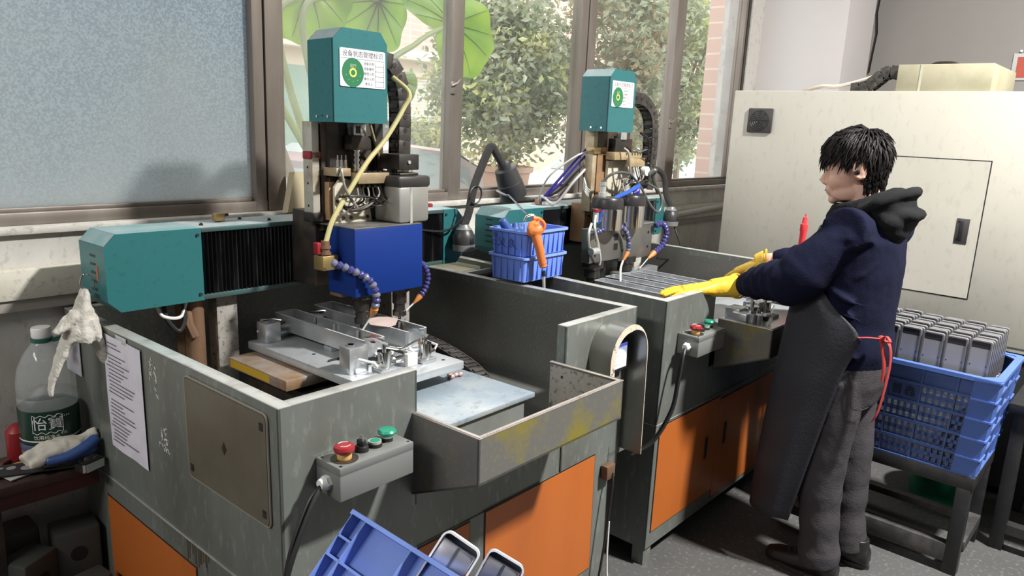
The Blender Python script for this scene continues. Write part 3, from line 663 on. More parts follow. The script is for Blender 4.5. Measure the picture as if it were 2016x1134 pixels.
def motor_cover(t, x0, x1, y0, y1, z0, z1, c=.033):
    m = MB(); m.prism([(x0, z0), (x1, z0), (x1, z1 - c), (x1 - c * .75, z1), (x0 + c, z1), (x0, z1 - c)], 'y', y0, y1)
    m.m(1).box((x0 - .0006, y0 + .004, z0), (x0 + .0004, y0 + .007, z1 - c)); m.m(2)
    for yy in (y0 + .03, y0 + .085): m.cyl((x0 - .004, yy, z0 + .016), (x0, yy, z0 + .016), .0045, n=10)
    m.m(1).cyl((x0 - .002, y0 + .06, z0 + .018), (x0, y0 + .06, z0 + .018), .002, n=8)
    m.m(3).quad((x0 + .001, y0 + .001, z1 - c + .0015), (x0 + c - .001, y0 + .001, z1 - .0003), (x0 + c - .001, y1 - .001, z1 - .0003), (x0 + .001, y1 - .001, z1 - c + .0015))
    return m.build('motor_cover', [teal, black, chrome, mat('cover_slope_sheen', (.20, .30, .31), .5, 0, dirt=(.34, .36, .36), amt=.7, scale=12)], t)  # slope painted paler for the light glancing off it
def pneumatic_clamp(t, x, y, z, a, s=1.):
    """small chromed swing-clamp cylinder with fittings"""
    m = MB(); c = Vector((x, y, z)); m.box((x - .035 * s, y - .03 * s, z), (x + .035 * s, y + .03 * s, z + .012), .002)
    m.m(1).cyl(c + Vector((0, 0, .012)), c + Vector((0, 0, .07 * s)), .024 * s, n=24); m.cyl(c + Vector((0, 0, .07 * s)), c + Vector((0, 0, .074 * s)), .026 * s, n=24); m.cyl(c + Vector((0, 0, .074 * s)), c + Vector((0, 0, .105 * s)), .008 * s, n=12)
    d = Vector((math.cos(a), math.sin(a), 0)); p = Vector((-d.y, d.x, 0))
    m.tube([c + Vector((0, 0, .10 * s)) - d * .015, c + Vector((0, 0, .115 * s)) + d * .03, c + Vector((0, 0, .11 * s)) + d * .06], .009 * s, 8)
    for q in (-1, 1):
        e = c + p * .03 * s * q + Vector((0, 0, .03 * s)); m.cyl(e, e + p * .02 * q, .008, n=6); m.m(2).tube([e + p * .02 * q, e + p * .035 * q + Vector((0, 0, .015)), e + p * .035 * q + d * .05 + Vector((0, 0, .02))], .004, 6).m(1)
    return m.build('clamp_cylinder', [alu, chrome, whitem], t)

# ---- near machine
RX = (R(-1.24), 0, R(1.2))
M1 = machine('near milling machine with a bright blue spindle box and teal motor cover', (.737, 1.2665, 0), RX, 1.375, 1.25, .376, .362, .95, .947)
door(M1, .631, 1.161, .165, .578); door(M1, .10, .566, .165, .574, (.525, .40))
m = MB(); m.box((-.003, .412, .16), (0, .972, .512)); m.m(1)
for a, b in (((-.0012, .407, .155), (0, .412, .517)), ((-.0012, .972, .155), (0, .977, .517)), ((-.0012, .412, .512), (0, .972, .516)), ((-.0012, .412, .155), (0, .972, .16))): m.box(a, b)
m.build('side_door', [orange, black], M1)
m = MB(); pts = rounded(.362, .252, .012, 4, (.222, .901)); m.prism(pts, 'x', -.006, 0); m.m(2); q_ = rounded(.368, .258, .014, 4, (.222, .901))
m.tube([(-.003, y, z) for y, z in q_ + q_[:1]], .0028, 6); m.m(1)
for y, z in ((.058, 1.0), (.058, .80), (.386, .80)): m.box((-.0072, y - .007, z - .009), (-.006, y + .007, z + .009))
m.prism([(.222, .884), (.233, .90), (.222, .916), (.211, .90)], 'x', -.0068, -.006)
m.build('side_panel', [mat('brownish_access_panel', (.165, .148, .115), .4, .3, dirt=(.10, .08, .055), amt=.7, scale=4, lo=.42, hi=.72), darkiron, mat('panel_rim_highlight', (.30, .27, .22), .4, .3)], M1)  # lighter edge bead puts the panel's rim highlight into the colour
m = MB(); rg = random.Random(17)
for k in range(13):
    y = .455 - k * .0095 + rg.uniform(-.002, .002); w_ = rg.uniform(.0012, .0035); m.box((-.0006, y - w_, .578 - rg.uniform(.02, .062)), (.0, y + w_, .579))
m.build('drip_stain', mat('brown_drip', (.065, .05, .028), .5), M1)
rg = random.Random(5); chalk = mat('white_chalk', (.7, .68, .62), .9)    # chalk marks on the tub side
for cy, cz in ((.585, .985), (.545, .815)):
    m = MB()
    for k in range(26):
        y = cy + rg.gauss(0, .012); z = cz + rg.gauss(0, .016); m.tube([(-.0008, y, z), (-.0009, y + rg.uniform(-.008, .008), z + rg.uniform(-.01, .01)), (-.0008, y + rg.uniform(-.008, .008), z + rg.uniform(-.012, .012))], .0009, 4)
    m.build('chalk_mark', chalk, M1)
control_box(M1, .086, .289, [[(.03, -.06, .84), (-.03, -.07, .73), (-.055, -.07, .62), (-.06, -.06, .45), (-.05, -.05, .02)], [(.035, -.045, .845), (-.018, -.05, .74), (-.035, -.055, .62), (-.04, -.05, .45), (-.03, -.04, .02)]])
bm_, bel = beam(M1, 0., 1.375, .274, 1.27, .85, 1.03, 1.098, 1.318)
bel(.276, .66); bel(.86, 1.268)
m = MB(); m.box((.24, .93, .70), (.29, .98, 1.1)); m.m(1).cyl((.268, .915, .70), (.268, .915, 1.10), .030, n=20); m.m(0).tube([(.24, .905, 1.06), (.238, .89, 1.02), (.25, .88, .98)], .016, 8)
m.build('support_post', [rust, rust], M1)
m = MB(); m.box((.335, .90, .70), (.405, .96, 1.1), .003); m.build('splash_bracket', speckm, M1)
m = MB(); m.box((1.01, .86, .70), (1.10, .93, 1.1), .003); m.build('splash_bracket', speckm, M1)
m = MB(); m.tube(spline([(.17, .90, 1.09), (.172, .88, 1.045), (.20, .87, 1.01), (.225, .88, 1.05), (.222, .9, 1.1)]), .007, 8); m.m(1).tube(spline([(.15, .9, 1.09), (.16, .88, 1.06), (.21, .88, 1.05), (.235, .89, 1.09)]), .005, 8)
m.build('hose_loop', [black, whitem], M1)
# carriage, column and Z drive
m = MB(); m.box((.585, .72, 1.12), (.86, .85, 1.36), .003); m.m(1).box((.60, .70, 1.3), (.845, .76, 1.66), .002)
m.m(2).box((.62, .685, 1.40), (.655, .70, 1.64)); m.box((.80, .685, 1.40), (.83, .70, 1.64)); m.m(3).cyl((.715, .675, 1.34), (.715, .675, 1.64), .011, n=14)
for k in range(16): m.cyl((.715, .675, 1.36 + k * .016), (.715, .675, 1.367 + k * .016), .0145, n=14)
m.m(0).box((.68, .65, 1.555), (.755, .70, 1.60), .002); m.m(4).box((.692, .655, 1.60), (.74, .69, 1.638), .002); m.m(0).box((.70, .652, 1.607), (.716, .656, 1.63))
m.build('column', [darkiron, mat('oily_brown_slide', (.055, .042, .035), .45, .3, dirt=(.11, .08, .06), amt=.6, scale=14), darkiron, chrome, alu], M1)
m = MB(); m.box((.566, .70, 1.335), (.592, .75, 1.64), .002); m.m(1).box((.560, .70, 1.525), (.60, .745, 1.55), .004); m.m(2).box((.555, .695, 1.33), (.60, .74, 1.36), .002)
m.m(3)
for z in (1.38, 1.45, 1.50): m.cyl((.565, .725, z), (.567, .725, z), .004, n=8)
m.build('guide_rail', [mat('stained_pale_rail', (.48, .46, .40), .5, .3, dirt=(.25, .18, .1), amt=.7, scale=12), redm, darkiron, black], M1)
m = MB(); m.box((.608, .675, 1.335), (.632, .70, 1.455), .002); m.m(1).prism([(.615, 1.327), (.76, 1.327), (.745, 1.40), (.70, 1.455), (.64, 1.47), (.615, 1.44)], 'y', .655, .665); m.m(2)
for x in (.645, .675, .74): m.cyl((x, .652, 1.342), (x, .656, 1.342), .006, n=10)
m.build('bracket_plate', [mat('worn_orange_brown', (.42, .27, .15), .55, .2, dirt=(.2, .13, .08), amt=.6, scale=14), creamp, black], M1)
m = MB(); m.box((.665, .60, 1.452), (.80, .64, 1.486), .002)
for k in range(6): m.m(1).cyl((.675 + k * .022, .617, 1.486), (.675 + k * .022, .617, 1.491), .007, n=8); m.m(2).cyl((.675 + k * .022, .62, 1.440), (.675 + k * .022, .62, 1.452), .008, n=10)
m.m(3)
for x in (.618, .632, .648): m.cyl((x, .64, 1.50), (x, .64, 1.525), .0055, n=8); m.cyl((x, .64, 1.525), (x, .64, 1.54), .0028, n=8)
m.m(0).box((.605, .63, 1.475), (.66, .70, 1.50), .002)
mf = m.build('lubrication_manifold', [mat('oiled_brass_block', (.40, .31, .19), .45, .4, dirt=(.25, .18, .1), amt=.6, scale=16), black, darkiron, chrome], M1)
rg = random.Random(2); m = MB()
for k in range(7):
    x = .675 + k * .02; m.mi = k % 2
    m.tube(spline([(x, .62, 1.442), (x - .01, .60, 1.415), (x - .03 + rg.uniform(-.03, .03), .60, 1.395 + rg.uniform(-.015, .01)), (.64 + rg.uniform(-.02, .06), .63, 1.375 + rg.uniform(-.02, .02)), (.615 + rg.uniform(0, .03), .65, 1.40)], 8), .0032, 6)
m.mi = 0; m.tube(spline([(.61, .63, 1.48), (.60, .6, 1.50), (.605, .59, 1.45), (.63, .595, 1.41), (.66, .60, 1.38)]), .0045, 6)
m.mi = 1; m.tube(spline([(.80, .62, 1.45), (.83, .60, 1.475), (.86, .61, 1.47), (.90, .63, 1.466)]), .005, 6); m.tube(spline([(.60, .61, 1.415), (.62, .58, 1.418), (.70, .585, 1.41), (.76, .60, 1.385)]), .004, 6)
m.build('tube_bundle', [mat('grey_tubing', (.25, .23, .2), .4), black], M1)
# motor on the blue spindle box
m = MB(); m.box((.775, .535, 1.326), (.905, .665, 1.448), .012); m.m(1).box((.772, .532, 1.44), (.908, .668, 1.478), .01); m.m(2).box((.80, .56, 1.478), (.88, .64, 1.486), .004)
m.m(3).box((.82, .534, 1.326), (.83, .536, 1.44))
m.build('spindle_motor', [mat('brushed_motor_can', (.34, .34, .32), .38, .5, dirt=(.3, .27, .22), amt=.5, scale=9, stretch=(1, 1, .3)), mat('motor_cap_black', (.04, .038, .036), .4, .2), darkiron, rim], M1)
m = MB(); m.box((.80, .565, 1.495), (.885, .68, 1.545), .003); m.m(1).cyl((.84, .56, 1.52), (.84, .565, 1.52), .006, n=8); m.box((.888, .6, 1.50), (.89, .64, 1.54)); m.build('chain_bracket', [darkiron, alu], M1)
m = MB(); m.box((.588, .52, 1.112), (.861, .66, 1.322), .003); m.m(1).box((.590, .522, 1.322), (.859, .75, 1.326), .001)
m.m(2).box((.592, .60, 1.10), (.62, .66, 1.16), .002)
sb = m.build('spindle_box', [blue, mat('oil_film_top', (.13, .12, .11), .35, .2, dirt=(.3, .29, .26), amt=.5, scale=14), rust], M1, label='bright blue painted spindle box')
for x in (.655, .812):
    m = MB(); m.lathe([(.036, 1.112), (.036, 1.098), (.024, 1.09), (.024, 1.055), (.019, 1.05), (.019, 1.03), (.023, 1.028), (.023, 1.012), (.006, 1.008), (.005, .996)], (x, .58, 0), n=24); m.build('spindle_nose', mat('oiled_spindle_steel', (.10, .095, .09), .25, .8), sb)
m = MB(); m.box((.878 - .05, .60, 1.095), (.853, .64, 1.112)); m.build('spindle_bracket', darkiron, sb)
cov = motor_cover(M1, .545, .741, .55, .678, 1.638, 1.905)
status_sign(cov, (.648, .549, 1.795), (1, 0, 0), (0, 0, 1), .166, .108)
drag_chain(M1, [(.745, .70, 1.80), (.80, .70, 1.842), (.868, .70, 1.835), (.91, .70, 1.76), (.918, .70, 1.66), (.915, .70, 1.55), (.905, .70, 1.46)], .05, .052, (0, 1, 0))
m = MB(); m.tube(spline([(.86, .665, 1.79), (.872, .60, 1.74), (.848, .60, 1.69), (.776, .60, 1.595), (.70, .60, 1.52), (.62, .60, 1.42), (.566, .60, 1.345), (.540, .60, 1.28)], 10), .0078, 10); m.m(1).tube([(.735, .63, 1.64), (.79, .66, 1.55), (.82, .68, 1.50)], .005, 6)
m.build('air_hose', [yhose, mat('dull_olive_tube', (.3, .27, .16), .5)], M1, label='yellowed air hose')
m = MB(); m.cyl((.538, .60, 1.285), (.538, .60, 1.235), .013, n=12); m.cyl((.538, .60, 1.27), (.538, .60, 1.262), .017, n=12); m.cyl((.538, .60, 1.25), (.538, .60, 1.243), .017, n=12); m.m(1).box((.51, .60, 1.245), (.53, .625, 1.28), .003); m.m(2).box((.518, .585, 1.195), (.575, .635, 1.24), .003)
m.box((.56, .62, 1.20), (.60, .66, 1.235)); m.build('coolant_manifold', [rust, redm, brass], M1)
bead_hose(M1, [(.530, .555, 1.225), (.575, .515, 1.20), (.625, .495, 1.165), (.645, .490, 1.115), (.645, .50, 1.075)], .0125, [loclink, locline, onoz], (.642, .515, 1.045))
bead_hose(M1, [(.862, .57, 1.20), (.905, .565, 1.175), (.922, .56, 1.13), (.905, .56, 1.085), (.888, .56, 1.07)], .0105, [locline, locline, onoz], (.862, .565, 1.047))
m = MB(); m.tube([(.642, .515, 1.045), (.62, .53, 1.004)], .003, 6); m.build('coolant_stream', waterm, M1)
m = MB(); m.tube([(.862, .565, 1.047), (.80, .57, 1.006)], .003, 6); m.build('coolant_stream', waterm, M1)
# moving table, fixture plate and clamps
m = MB(); m.box((.43, .033, .848), (.875, .46, .862), .0015); m.m(1).box((.46, .045, .735), (.84, .46, .848)); m.m(2).box((.40, .3, .70), (.90, .9, .85)); m.m(3).box((.84, .10, .70), (.92, .8, .73))
m.build('worktable', [bluesteel, mat('table_side_steel', (.24, .255, .25), .4, .3, dirt=(.12, .12, .11), amt=.5, scale=6), darkiron, aludull], M1)
m = MB(); m.box((.345, .53, .868), (.52, .86, .90), .002); m.m(1).box((.3446, .62, .872), (.346, .85, .896))
m.build('side_slab', [mat('rust_edged_slab', (.34, .30, .27), .5, .3, dirt=(.28, .14, .04), amt=.8, scale=8, lo=.42, hi=.6), mat('yellow_edge_paint', (.55, .34, .03), .5)], M1)
m = MB(); m.box((.43, .25, .905), (.79, .89, .93), .002); m.m(1)
for x, y in ((.50, .62), (.56, .42), (.66, .72), (.75, .30)): m.cyl((x, y, .9301), (x, y, .9306), .006, n=12)
m.build('fixture_plate', [aludull, black], M1)
for x0, x1, y0, y1, z1 in ((.455, .51, .82, .875, .995), (.51, .62, .86, .885, .95), (.64, .69, .84, .88, .985), (.70, .78, .86, .885, .95), (.455, .522, .375, .425, 1.008), (.60, .66, .385, .44, .949), (.70, .78, .385, .432, .95), (.55, .59, .60, .64, .946), (.72, .76, .60, .64, .946)):
    m = MB(); m.box((x0, y0, .93), (x1, y1, z1), .002); m.m(1).cyl(((x0 + x1) / 2 - .01, (y0 + y1) / 2, z1), ((x0 + x1) / 2 - .01, (y0 + y1) / 2, z1 + .005 if z1 > .96 else z1 + .0005), .011, n=6); m.build('fixture_riser', [alu, chrome], M1)
m = MB(); m.box((.485, .52, .93), (.53, .525, .936)); m.build('dowel_strip', darkiron, M1)
for x, y, a in ((.555, .345, 2.0), (.70, .33, 1.7), (.50, .90, -1), (.69, .89, -1)):
    pneumatic_clamp(M1, x, y, .93, a, .8 if y < .5 else .55)
m = MB(); m.tube(spline([(.56, .345, 1.0), (.62, .34, .985), (.68, .335, 1.0), (.72, .335, .985)]), .0045, 8); m.cyl((.59, .34, .955), (.64, .335, .958), .009, n=10); m.m(1).box((.62, .315, .93), (.66, .335, .97), .003); m.m(2).sph((.548, .385, 1.018), (.014, .014, .012), 12, 8)
m.build('air_fitting', [chrome, whitem, redm], M1)
drag_chain(M1, [(1.02, .74, .865), (.97, .55, .87), (.93, .36, .85), (.925, .27, .80), (.94, .22, .73)], .05, .035, (1, 0, 0))
# screen hood on the right front wall
m = MB(); hx0, hx1, zc, r = 1.098, 1.318, .925, .11
def arch(rr, z0=.56):
    cx = (hx0 + hx1) / 2; return [(cx - rr, .80)] + [(cx + rr * math.cos(PI - PI * k / 24), zc + rr * math.sin(PI * k / 24)) for k in range(25)] + [(cx + rr, z0)]
A, B = arch(r), arch(r - .006)
m.rings([[(x, -.001, z) for x, z in A], [(x, -.085, z) for x, z in A]], False, False); m.rings([[(x, -.085, z) for x, z in B], [(x, -.001, z) for x, z in B]], False, False)
m.m(1); A2 = arch(r)
C_ = [(x + (.024 * (1 - max(0., (k - 10) / 14.)) if k <= 24 else .004) * (1 if k < 8 else .0) + 0, z) for k, (x, z) in enumerate(A2)]
cx_ = (hx0 + hx1) / 2; C_ = []
for k, (x, z) in enumerate(A2):
    w_ = .024 if k <= 13 else max(.004, .024 - (k - 13) * .003)
    C_.append((x + w_, z) if k == 0 else ((x - w_, z) if k == len(A2) - 1 else (cx_ + (r - w_) * math.cos(PI - PI * (k - 1) / 24), zc + (r - w_) * math.sin(PI * (k - 1) / 24))))
m.rings([[(x, -.0852, z) for x, z in A2], [(x, -.0856, z) for x, z in C_]], False, False); m.rings([[(x, -.0856, z) for x, z in C_], [(x, -.080, z) for x, z in C_]], False, False)
m.m(2); m.box((hx0 + .005, -.004, .70), (hx1 - .005, -.001, zc)); m.poly([(x, -.004, z) for x, z in arch(r - .006, zc)])
m.m(3).box((hx0 + .035, -.006, .79), (hx0 + .16, -.004, .82))
hd = m.build('screen_hood', [mat('shiny_grey_hood', (.22, .22, .20), .25, .6), mat('marked_cream_edge_tape', (.60, .52, .42), .6, 0, dirt=(.13, .09, .06), amt=.9, scale=55, lo=.58, hi=.62), mat('hood_back_panel', (.12, .125, .12), .5), mat('pale_tag', (.6, .6, .58), .6)], M1)
m = MB(); m.box((1.155, -.03, .862), (1.285, -.004, .965), .003); m.m(1).quad((1.166, -.0304, .872), (1.276, -.0304, .872), (1.276, -.0304, .955), (1.166, -.0304, .955)); m.m(2).quad((1.166, -.0307, .944), (1.276, -.0307, .944), (1.276, -.0307, .955), (1.166, -.0307, .955))
m.m(3)
for k in range(6): m.quad((1.172, -.0307, .935 - k * .01), (1.172 + .03 + .012 * (k % 3), -.0307, .935 - k * .01), (1.172 + .03 + .012 * (k % 3), -.0307, .938 - k * .01), (1.172, -.0307, .938 - k * .01))
m.build('control_screen', [black, emis('lit_lcd', (.50, .55, .72), .75), emis('lcd_title_bar', (.10, .14, .7), .7), emis('lcd_print', (.3, .34, .5), .5)], hd)
m = MB(); m.tube(spline([(1.235, -.03, .50), (1.22, -.04, .44), (1.19, -.04, .25), (1.17, -.03, .08), (1.165, -.02, .0)]), .0045, 6); m.m(1).tube(spline([(1.26, -.01, .3), (1.258, -.012, .15), (1.265, -.02, .07), (1.30, -.05, .012)]), .004, 6); m.m(2).box((1.20, -.03, .48), (1.25, -.002, .53), .004)
m.build('hood_cable', [black, whitem, rust], M1)
m = MB(); m.box((1.25, .0, .54), (1.375, .006, .58)); m.box((1.24, .0, .50), (1.30, .02, .555)); m.build('tub_bracket', steel, M1)
m = MB(); m.box((1.375, .82, 1.03), (1.55, 1.18, 1.04)); m.m(1).box((1.375, .82, 1.04), (1.55, .835, 1.055)); m.box((1.53, .835, 1.04), (1.55, 1.18, 1.055)); m.box((1.375, 1.16, 1.04), (1.53, 1.18, 1.055)); m.build('side_shelf', [mat('olive_dusty_steel', (.22, .20, .14), .5, .2), rim], M1)

# ---- far machine
M2 = machine('far milling machine with twin chrome spindles, worked by the man in yellow gloves', (2.262, 1.291, 0), (0, 0, R(.9)), 1.2, 1.2, .382, .425, 1.1, .922, False)
door(M2, .0 + .03, .524, .14, .566, (.43, .36)); door(M2, .528, 1.1, .10, .55, (.60, .38))
control_box(M2, .098, .306, [[(.055, -.055, .85), (.03, -.06, .77), (.0, -.06, .66), (-.06, -.03, .55), (-.12, .02, .5)], [(.06, -.045, .85), (.035, -.05, .77), (.008, -.05, .66), (-.05, -.02, .55), (-.11, .03, .49)]])
bm2, bel = beam(M2, .03, 1.36, .29, 1.27, .82, .99, 1.085, 1.285)
bel(.292, .47); bel(.84, 1.268)
m = MB(); m.m(2).box((.495, .74, 1.12), (.81, .82, 1.30), .003); m.m(1).box((.50, .72, 1.25), (.80, .76, 1.64), .002); m.m(2).box((.52, .705, 1.20), (.60, .72, 1.56), .002); m.m(3).cyl((.69, .70, 1.40), (.69, .70, 1.63), .011, n=14); m.m(0).box((.62, .68, 1.52), (.76, .72, 1.60), .003); m.m(4).box((.66, .68, 1.585), (.71, .70, 1.63), .002)
m.build('column', [darkiron, mat('oily_brown_slide_2', (.06, .045, .035), .45, .3, dirt=(.14, .1, .06), amt=.6, scale=14), mat('rusted_slide', (.33, .19, .10), .55, .2, dirt=(.16, .09, .05), amt=.6, scale=12), chrome, alu], M2)
m = MB(); m.box((.475, .70, 1.27), (.505, .75, 1.63), .002); m.m(1).box((.47, .69, 1.53), (.52, .74, 1.56), .003); m.build('guide_rail', [mat('stained_cream_rail', (.50, .42, .29), .5, .3, dirt=(.28, .17, .08), amt=.7, scale=12), brass], M2)
m = MB(); m.prism([(.58, 1.26), (.80, 1.26), (.80, 1.50), (.58, 1.50)], 'y', .685, .70); m.m(1).box((.56, .64, 1.505), (.79, .69, 1.54), .003); m.box((.66, .62, 1.475), (.79, .645, 1.515), .002); m.m(2)
for x in (.60, .64): m.cyl((x, .682, 1.31), (x, .686, 1.31), .006, n=8)
m.m(3).cyl((.785, .60, 1.455), (.785, .64, 1.455), .022, n=20)
for k in range(6): m.m(2).cyl((.655 + k * .024, .63, 1.54), (.655 + k * .024, .63, 1.545), .006, n=8)
m.build('bracket_plate', [creamp, mat('oiled_brass_block_2', (.50, .40, .24), .45, .4, dirt=(.28, .17, .08), amt=.6, scale=16), black, whitem], M2)
rg = random.Random(4); m = MB()
for k in range(7):
    x = .66 + k * .02; m.mi = k % 2
    m.tube(spline([(x, .63, 1.475), (x - .01, .61, 1.44), (x - .02 + rg.uniform(-.03, .03), .61, 1.41), (.66 + rg.uniform(-.04, .08), .64, 1.38)], 8), .0035, 6)
m.mi = 0; m.tube(spline([(.60, .62, 1.56), (.61, .60, 1.54), (.63, .60, 1.48), (.66, .61, 1.43)]), .006, 6); m.tube(spline([(.58, .64, 1.42), (.60, .61, 1.425), (.68, .61, 1.42), (.70, .62, 1.43)]), .004, 6); m.tube(spline([(.62, .64, 1.44), (.625, .62, 1.37), (.655, .62, 1.37), (.67, .63, 1.43)]), .005, 6)
m.mi = 1; m.tube(spline([(.70, .60, 1.63), (.77, .60, 1.60), (.80, .61, 1.54), (.81, .62, 1.50)]), .006, 6); m.tube(spline([(.70, .60, 1.54), (.74, .58, 1.555), (.79, .6, 1.52)]), .005, 6)
m.build('tube_bundle', [mat('grey_tubing_2', (.35, .31, .26), .4), black], M2)
cov2 = motor_cover(M2, .405, .605, .585, .735, 1.63, 1.892)
status_sign(cov2, (.502, .584, 1.79), (1, 0, 0), (0, 0, 1), .168, .108)
drag_chain(M2, [(.62, .73, 1.76), (.72, .73, 1.785), (.86, .72, 1.785), (.945, .71, 1.72), (.955, .70, 1.6), (.955, .70, 1.48), (.945, .70, 1.36)], .05, .055, (0, 1, 0))
# twin spindles on a steel block
m = MB(); m.box((.36, .60, 1.055), (.60, .65, 1.20), .004); m.box((.60, .60, 1.04), (.88, .70, 1.21), .004); m.box((.50, .65, 1.06), (.84, .74, 1.19)); m.m(1)
for x in (.40, .62, .66, .84):
    for z in (1.09, 1.16): m.cyl((x, .598, z), (x, .600, z), .007, n=10)
m.m(1).box((.545, .598, 1.10), (.575, .600, 1.13)); m.box((.545, .598, 1.145), (.575, .600, 1.175))
m.m(2).box((.358, .598, 1.20), (.885, .652, 1.208), .002)
sb2 = m.build('spindle_block', [mat('smeared_spindle_block', (.20, .195, .18), .33, .5, dirt=(.13, .12, .10), amt=.6, scale=7), black, boxgrey], M2)
for x, zt in ((.47, 1.345), (.655, 1.35)):
    m = MB(); m.lathe([(.070, 1.205), (.070, zt - .05), (.066, zt - .05), (.066, zt - .046)], (x, .60, 0), n=32); m.m(1).lathe([(.072, zt - .047), (.072, zt - .012), (.066, zt), (.0, zt + .002)], (x, .60, 0), n=32); m.m(2).lathe([(.02, zt), (.02, zt + .02), (.014, zt + .02), (.014, zt + .05), (.017, zt + .05), (.017, zt + .065)], (x, .63, 0), n=14)
    m.build('spindle_motor', [chrome, mat('motor_cap_black_2', (.03, .028, .03), .35, .2), rim], sb2)
for x in (.43, .70):
    m = MB(); m.lathe([(.05, 1.055), (.05, 1.03), (.036, 1.02), (.036, .985), (.025, .98), (.025, .955), (.006, .95), (.005, .90)], (x, .63, 0), n=24); m.build('spindle_nose', mat('oiled_spindle_steel_2', (.10, .095, .09), .25, .8), sb2)
bead_hose(M2, [(.36, .585, 1.19), (.45, .57, 1.215), (.56, .565, 1.205), (.61, .565, 1.15), (.615, .565, 1.09)], .011, [loclink, locline, onoz], (.585, .57, 1.05))
bead_hose(M2, [(.86, .575, 1.195), (.92, .57, 1.20), (.965, .57, 1.15), (.93, .57, 1.09), (.87, .575, 1.06)], .0145, [locline, locline, onoz], (.825, .58, 1.035))
m = MB(); m.tube(spline([(.40, .60, 1.235), (.42, .58, 1.30), (.50, .575, 1.345), (.60, .58, 1.365), (.72, .60, 1.39)]), .010, 10); m.m(1).tube(spline([(.72, .60, 1.39), (.70, .59, 1.37), (.68, .60, 1.355)]), .008, 8); m.tube(spline([(.72, .61, 1.39), (.72, .6, 1.36), (.715, .61, 1.34)]), .008, 8)
m.build('air_hose', [mat('blue_air_hose', (.03, .10, .45), .35), mat('violet_hose', (.06, .05, .33), .35)], M2, label='blue air hose looping over the spindles')
m = MB(); m.tube(spline([(.47, .64, 1.41), (.50, .60, 1.45), (.60, .59, 1.45), (.68, .60, 1.42), (.74, .60, 1.38), (.80, .58, 1.30), (.86, .57, 1.26), (.89, .57, 1.30), (.87, .58, 1.36), (.78, .59, 1.40)], 10), .006, 8); m.tube(spline([(.80, .60, 1.44), (.82, .58, 1.46), (.84, .6, 1.43), (.90, .6, 1.35)]), .011, 8)
m.build('motor_cable', mat('grey_motor_cable', (.09, .095, .09), .4), M2)
m = MB(); m.cyl((.385, .60, 1.24), (.385, .60, 1.285), .013, n=12); m.m(1).cyl((.385, .6, 1.285), (.385, .6, 1.295), .016, n=12); m.m(0); m.tube(spline([(.37, .59, 1.27), (.34, .57, 1.22), (.36, .56, 1.15), (.40, .57, 1.08), (.41, .58, 1.05)]), .006, 8); m.tube(spline([(.33, .58, 1.24), (.30, .57, 1.20), (.31, .57, 1.14), (.36, .58, 1.12)]), .006, 8); m.cyl((.31, .56, 1.12), (.36, .56, 1.12), .016, n=12)
m.build('coolant_manifold', [rim, redm], M2)
m = MB(); m.tube(spline([(.585, .57, 1.05), (.54, .55, 1.02), (.50, .52, .97), (.48, .50, .915)]), .005, 8); m.build('coolant_stream', waterm, M2)
m = MB(); m.tube([(.825, .58, 1.035), (.77, .59, .99)], .003, 6); m.build('coolant_stream', waterm, M2)
m = MB(); m.box((.64, .70, .88), (.96, .71, 1.10)); m.build('splash_guard', mat('smeared_pale_guard', (.50, .49, .44), .4, 0, dirt=(.3, .29, .26), amt=.8, scale=14, speck=(.7, .7, .68), speck_scale=40), M2)
m = MB(); m.box((.46, -.175, .84), (.95, .66, .88)); m.box((.40, .05, .70), (.9, .66, .84)); m.m(1).box((.44, -.19, .88), (.97, .04, .90), .002); m.box((.30, .04, .88), (.97, .66, .90), .002); m.m(2).box((.62, .60, .90), (.96, .66, .98), .002)
m.build('worktable', [darkiron, aludull, alu], M2)
for x0, x1, y0, y1, z1 in ((.33, .36, .10, .60, .93), (.50, .53, .1, .6, .93), (.48, .56, -.06, .0, .96), (.60, .66, -.08, -.02, .97), (.72, .78, -.05, .02, .96)):
    MB().box((x0, y0, .90), (x1, y1, z1), .002).build('fixture_riser', alu, M2)
for x, y, a in ((.53, -.09, 1.6), (.66, -.09, 1.6)): pneumatic_clamp(M2, x, y, .90, a, 1.0)
m = MB(); m.box((.46, -.10, .90), (.52, -.06, .95), .003); m.cyl((.475, -.12, .90), (.475, -.12, .955), .012, n=14); m.cyl((.505, -.13, .90), (.505, -.13, .95), .017, n=14); m.m(1).tube(spline([(.54, -.14, .945), (.575, -.15, .94), (.58, -.15, .915), (.545, -.15, .905)]), .008, 8); m.m(2).box((.62, -.13, .90), (.72, -.10, .915)); m.m(0).tube([(.63, -.12, .92), (.70, -.11, .95)], .006, 8)
m.build('air_fitting', [alu, whitem, black], M2)
m = MB(); m.box((1.105, -.225, .79), (1.2, -.22, .98)); m.m(1).box((1.1, -.226, .98), (1.2, -.2, .985)); m.build('side_apron', [speckm, rim], M2)

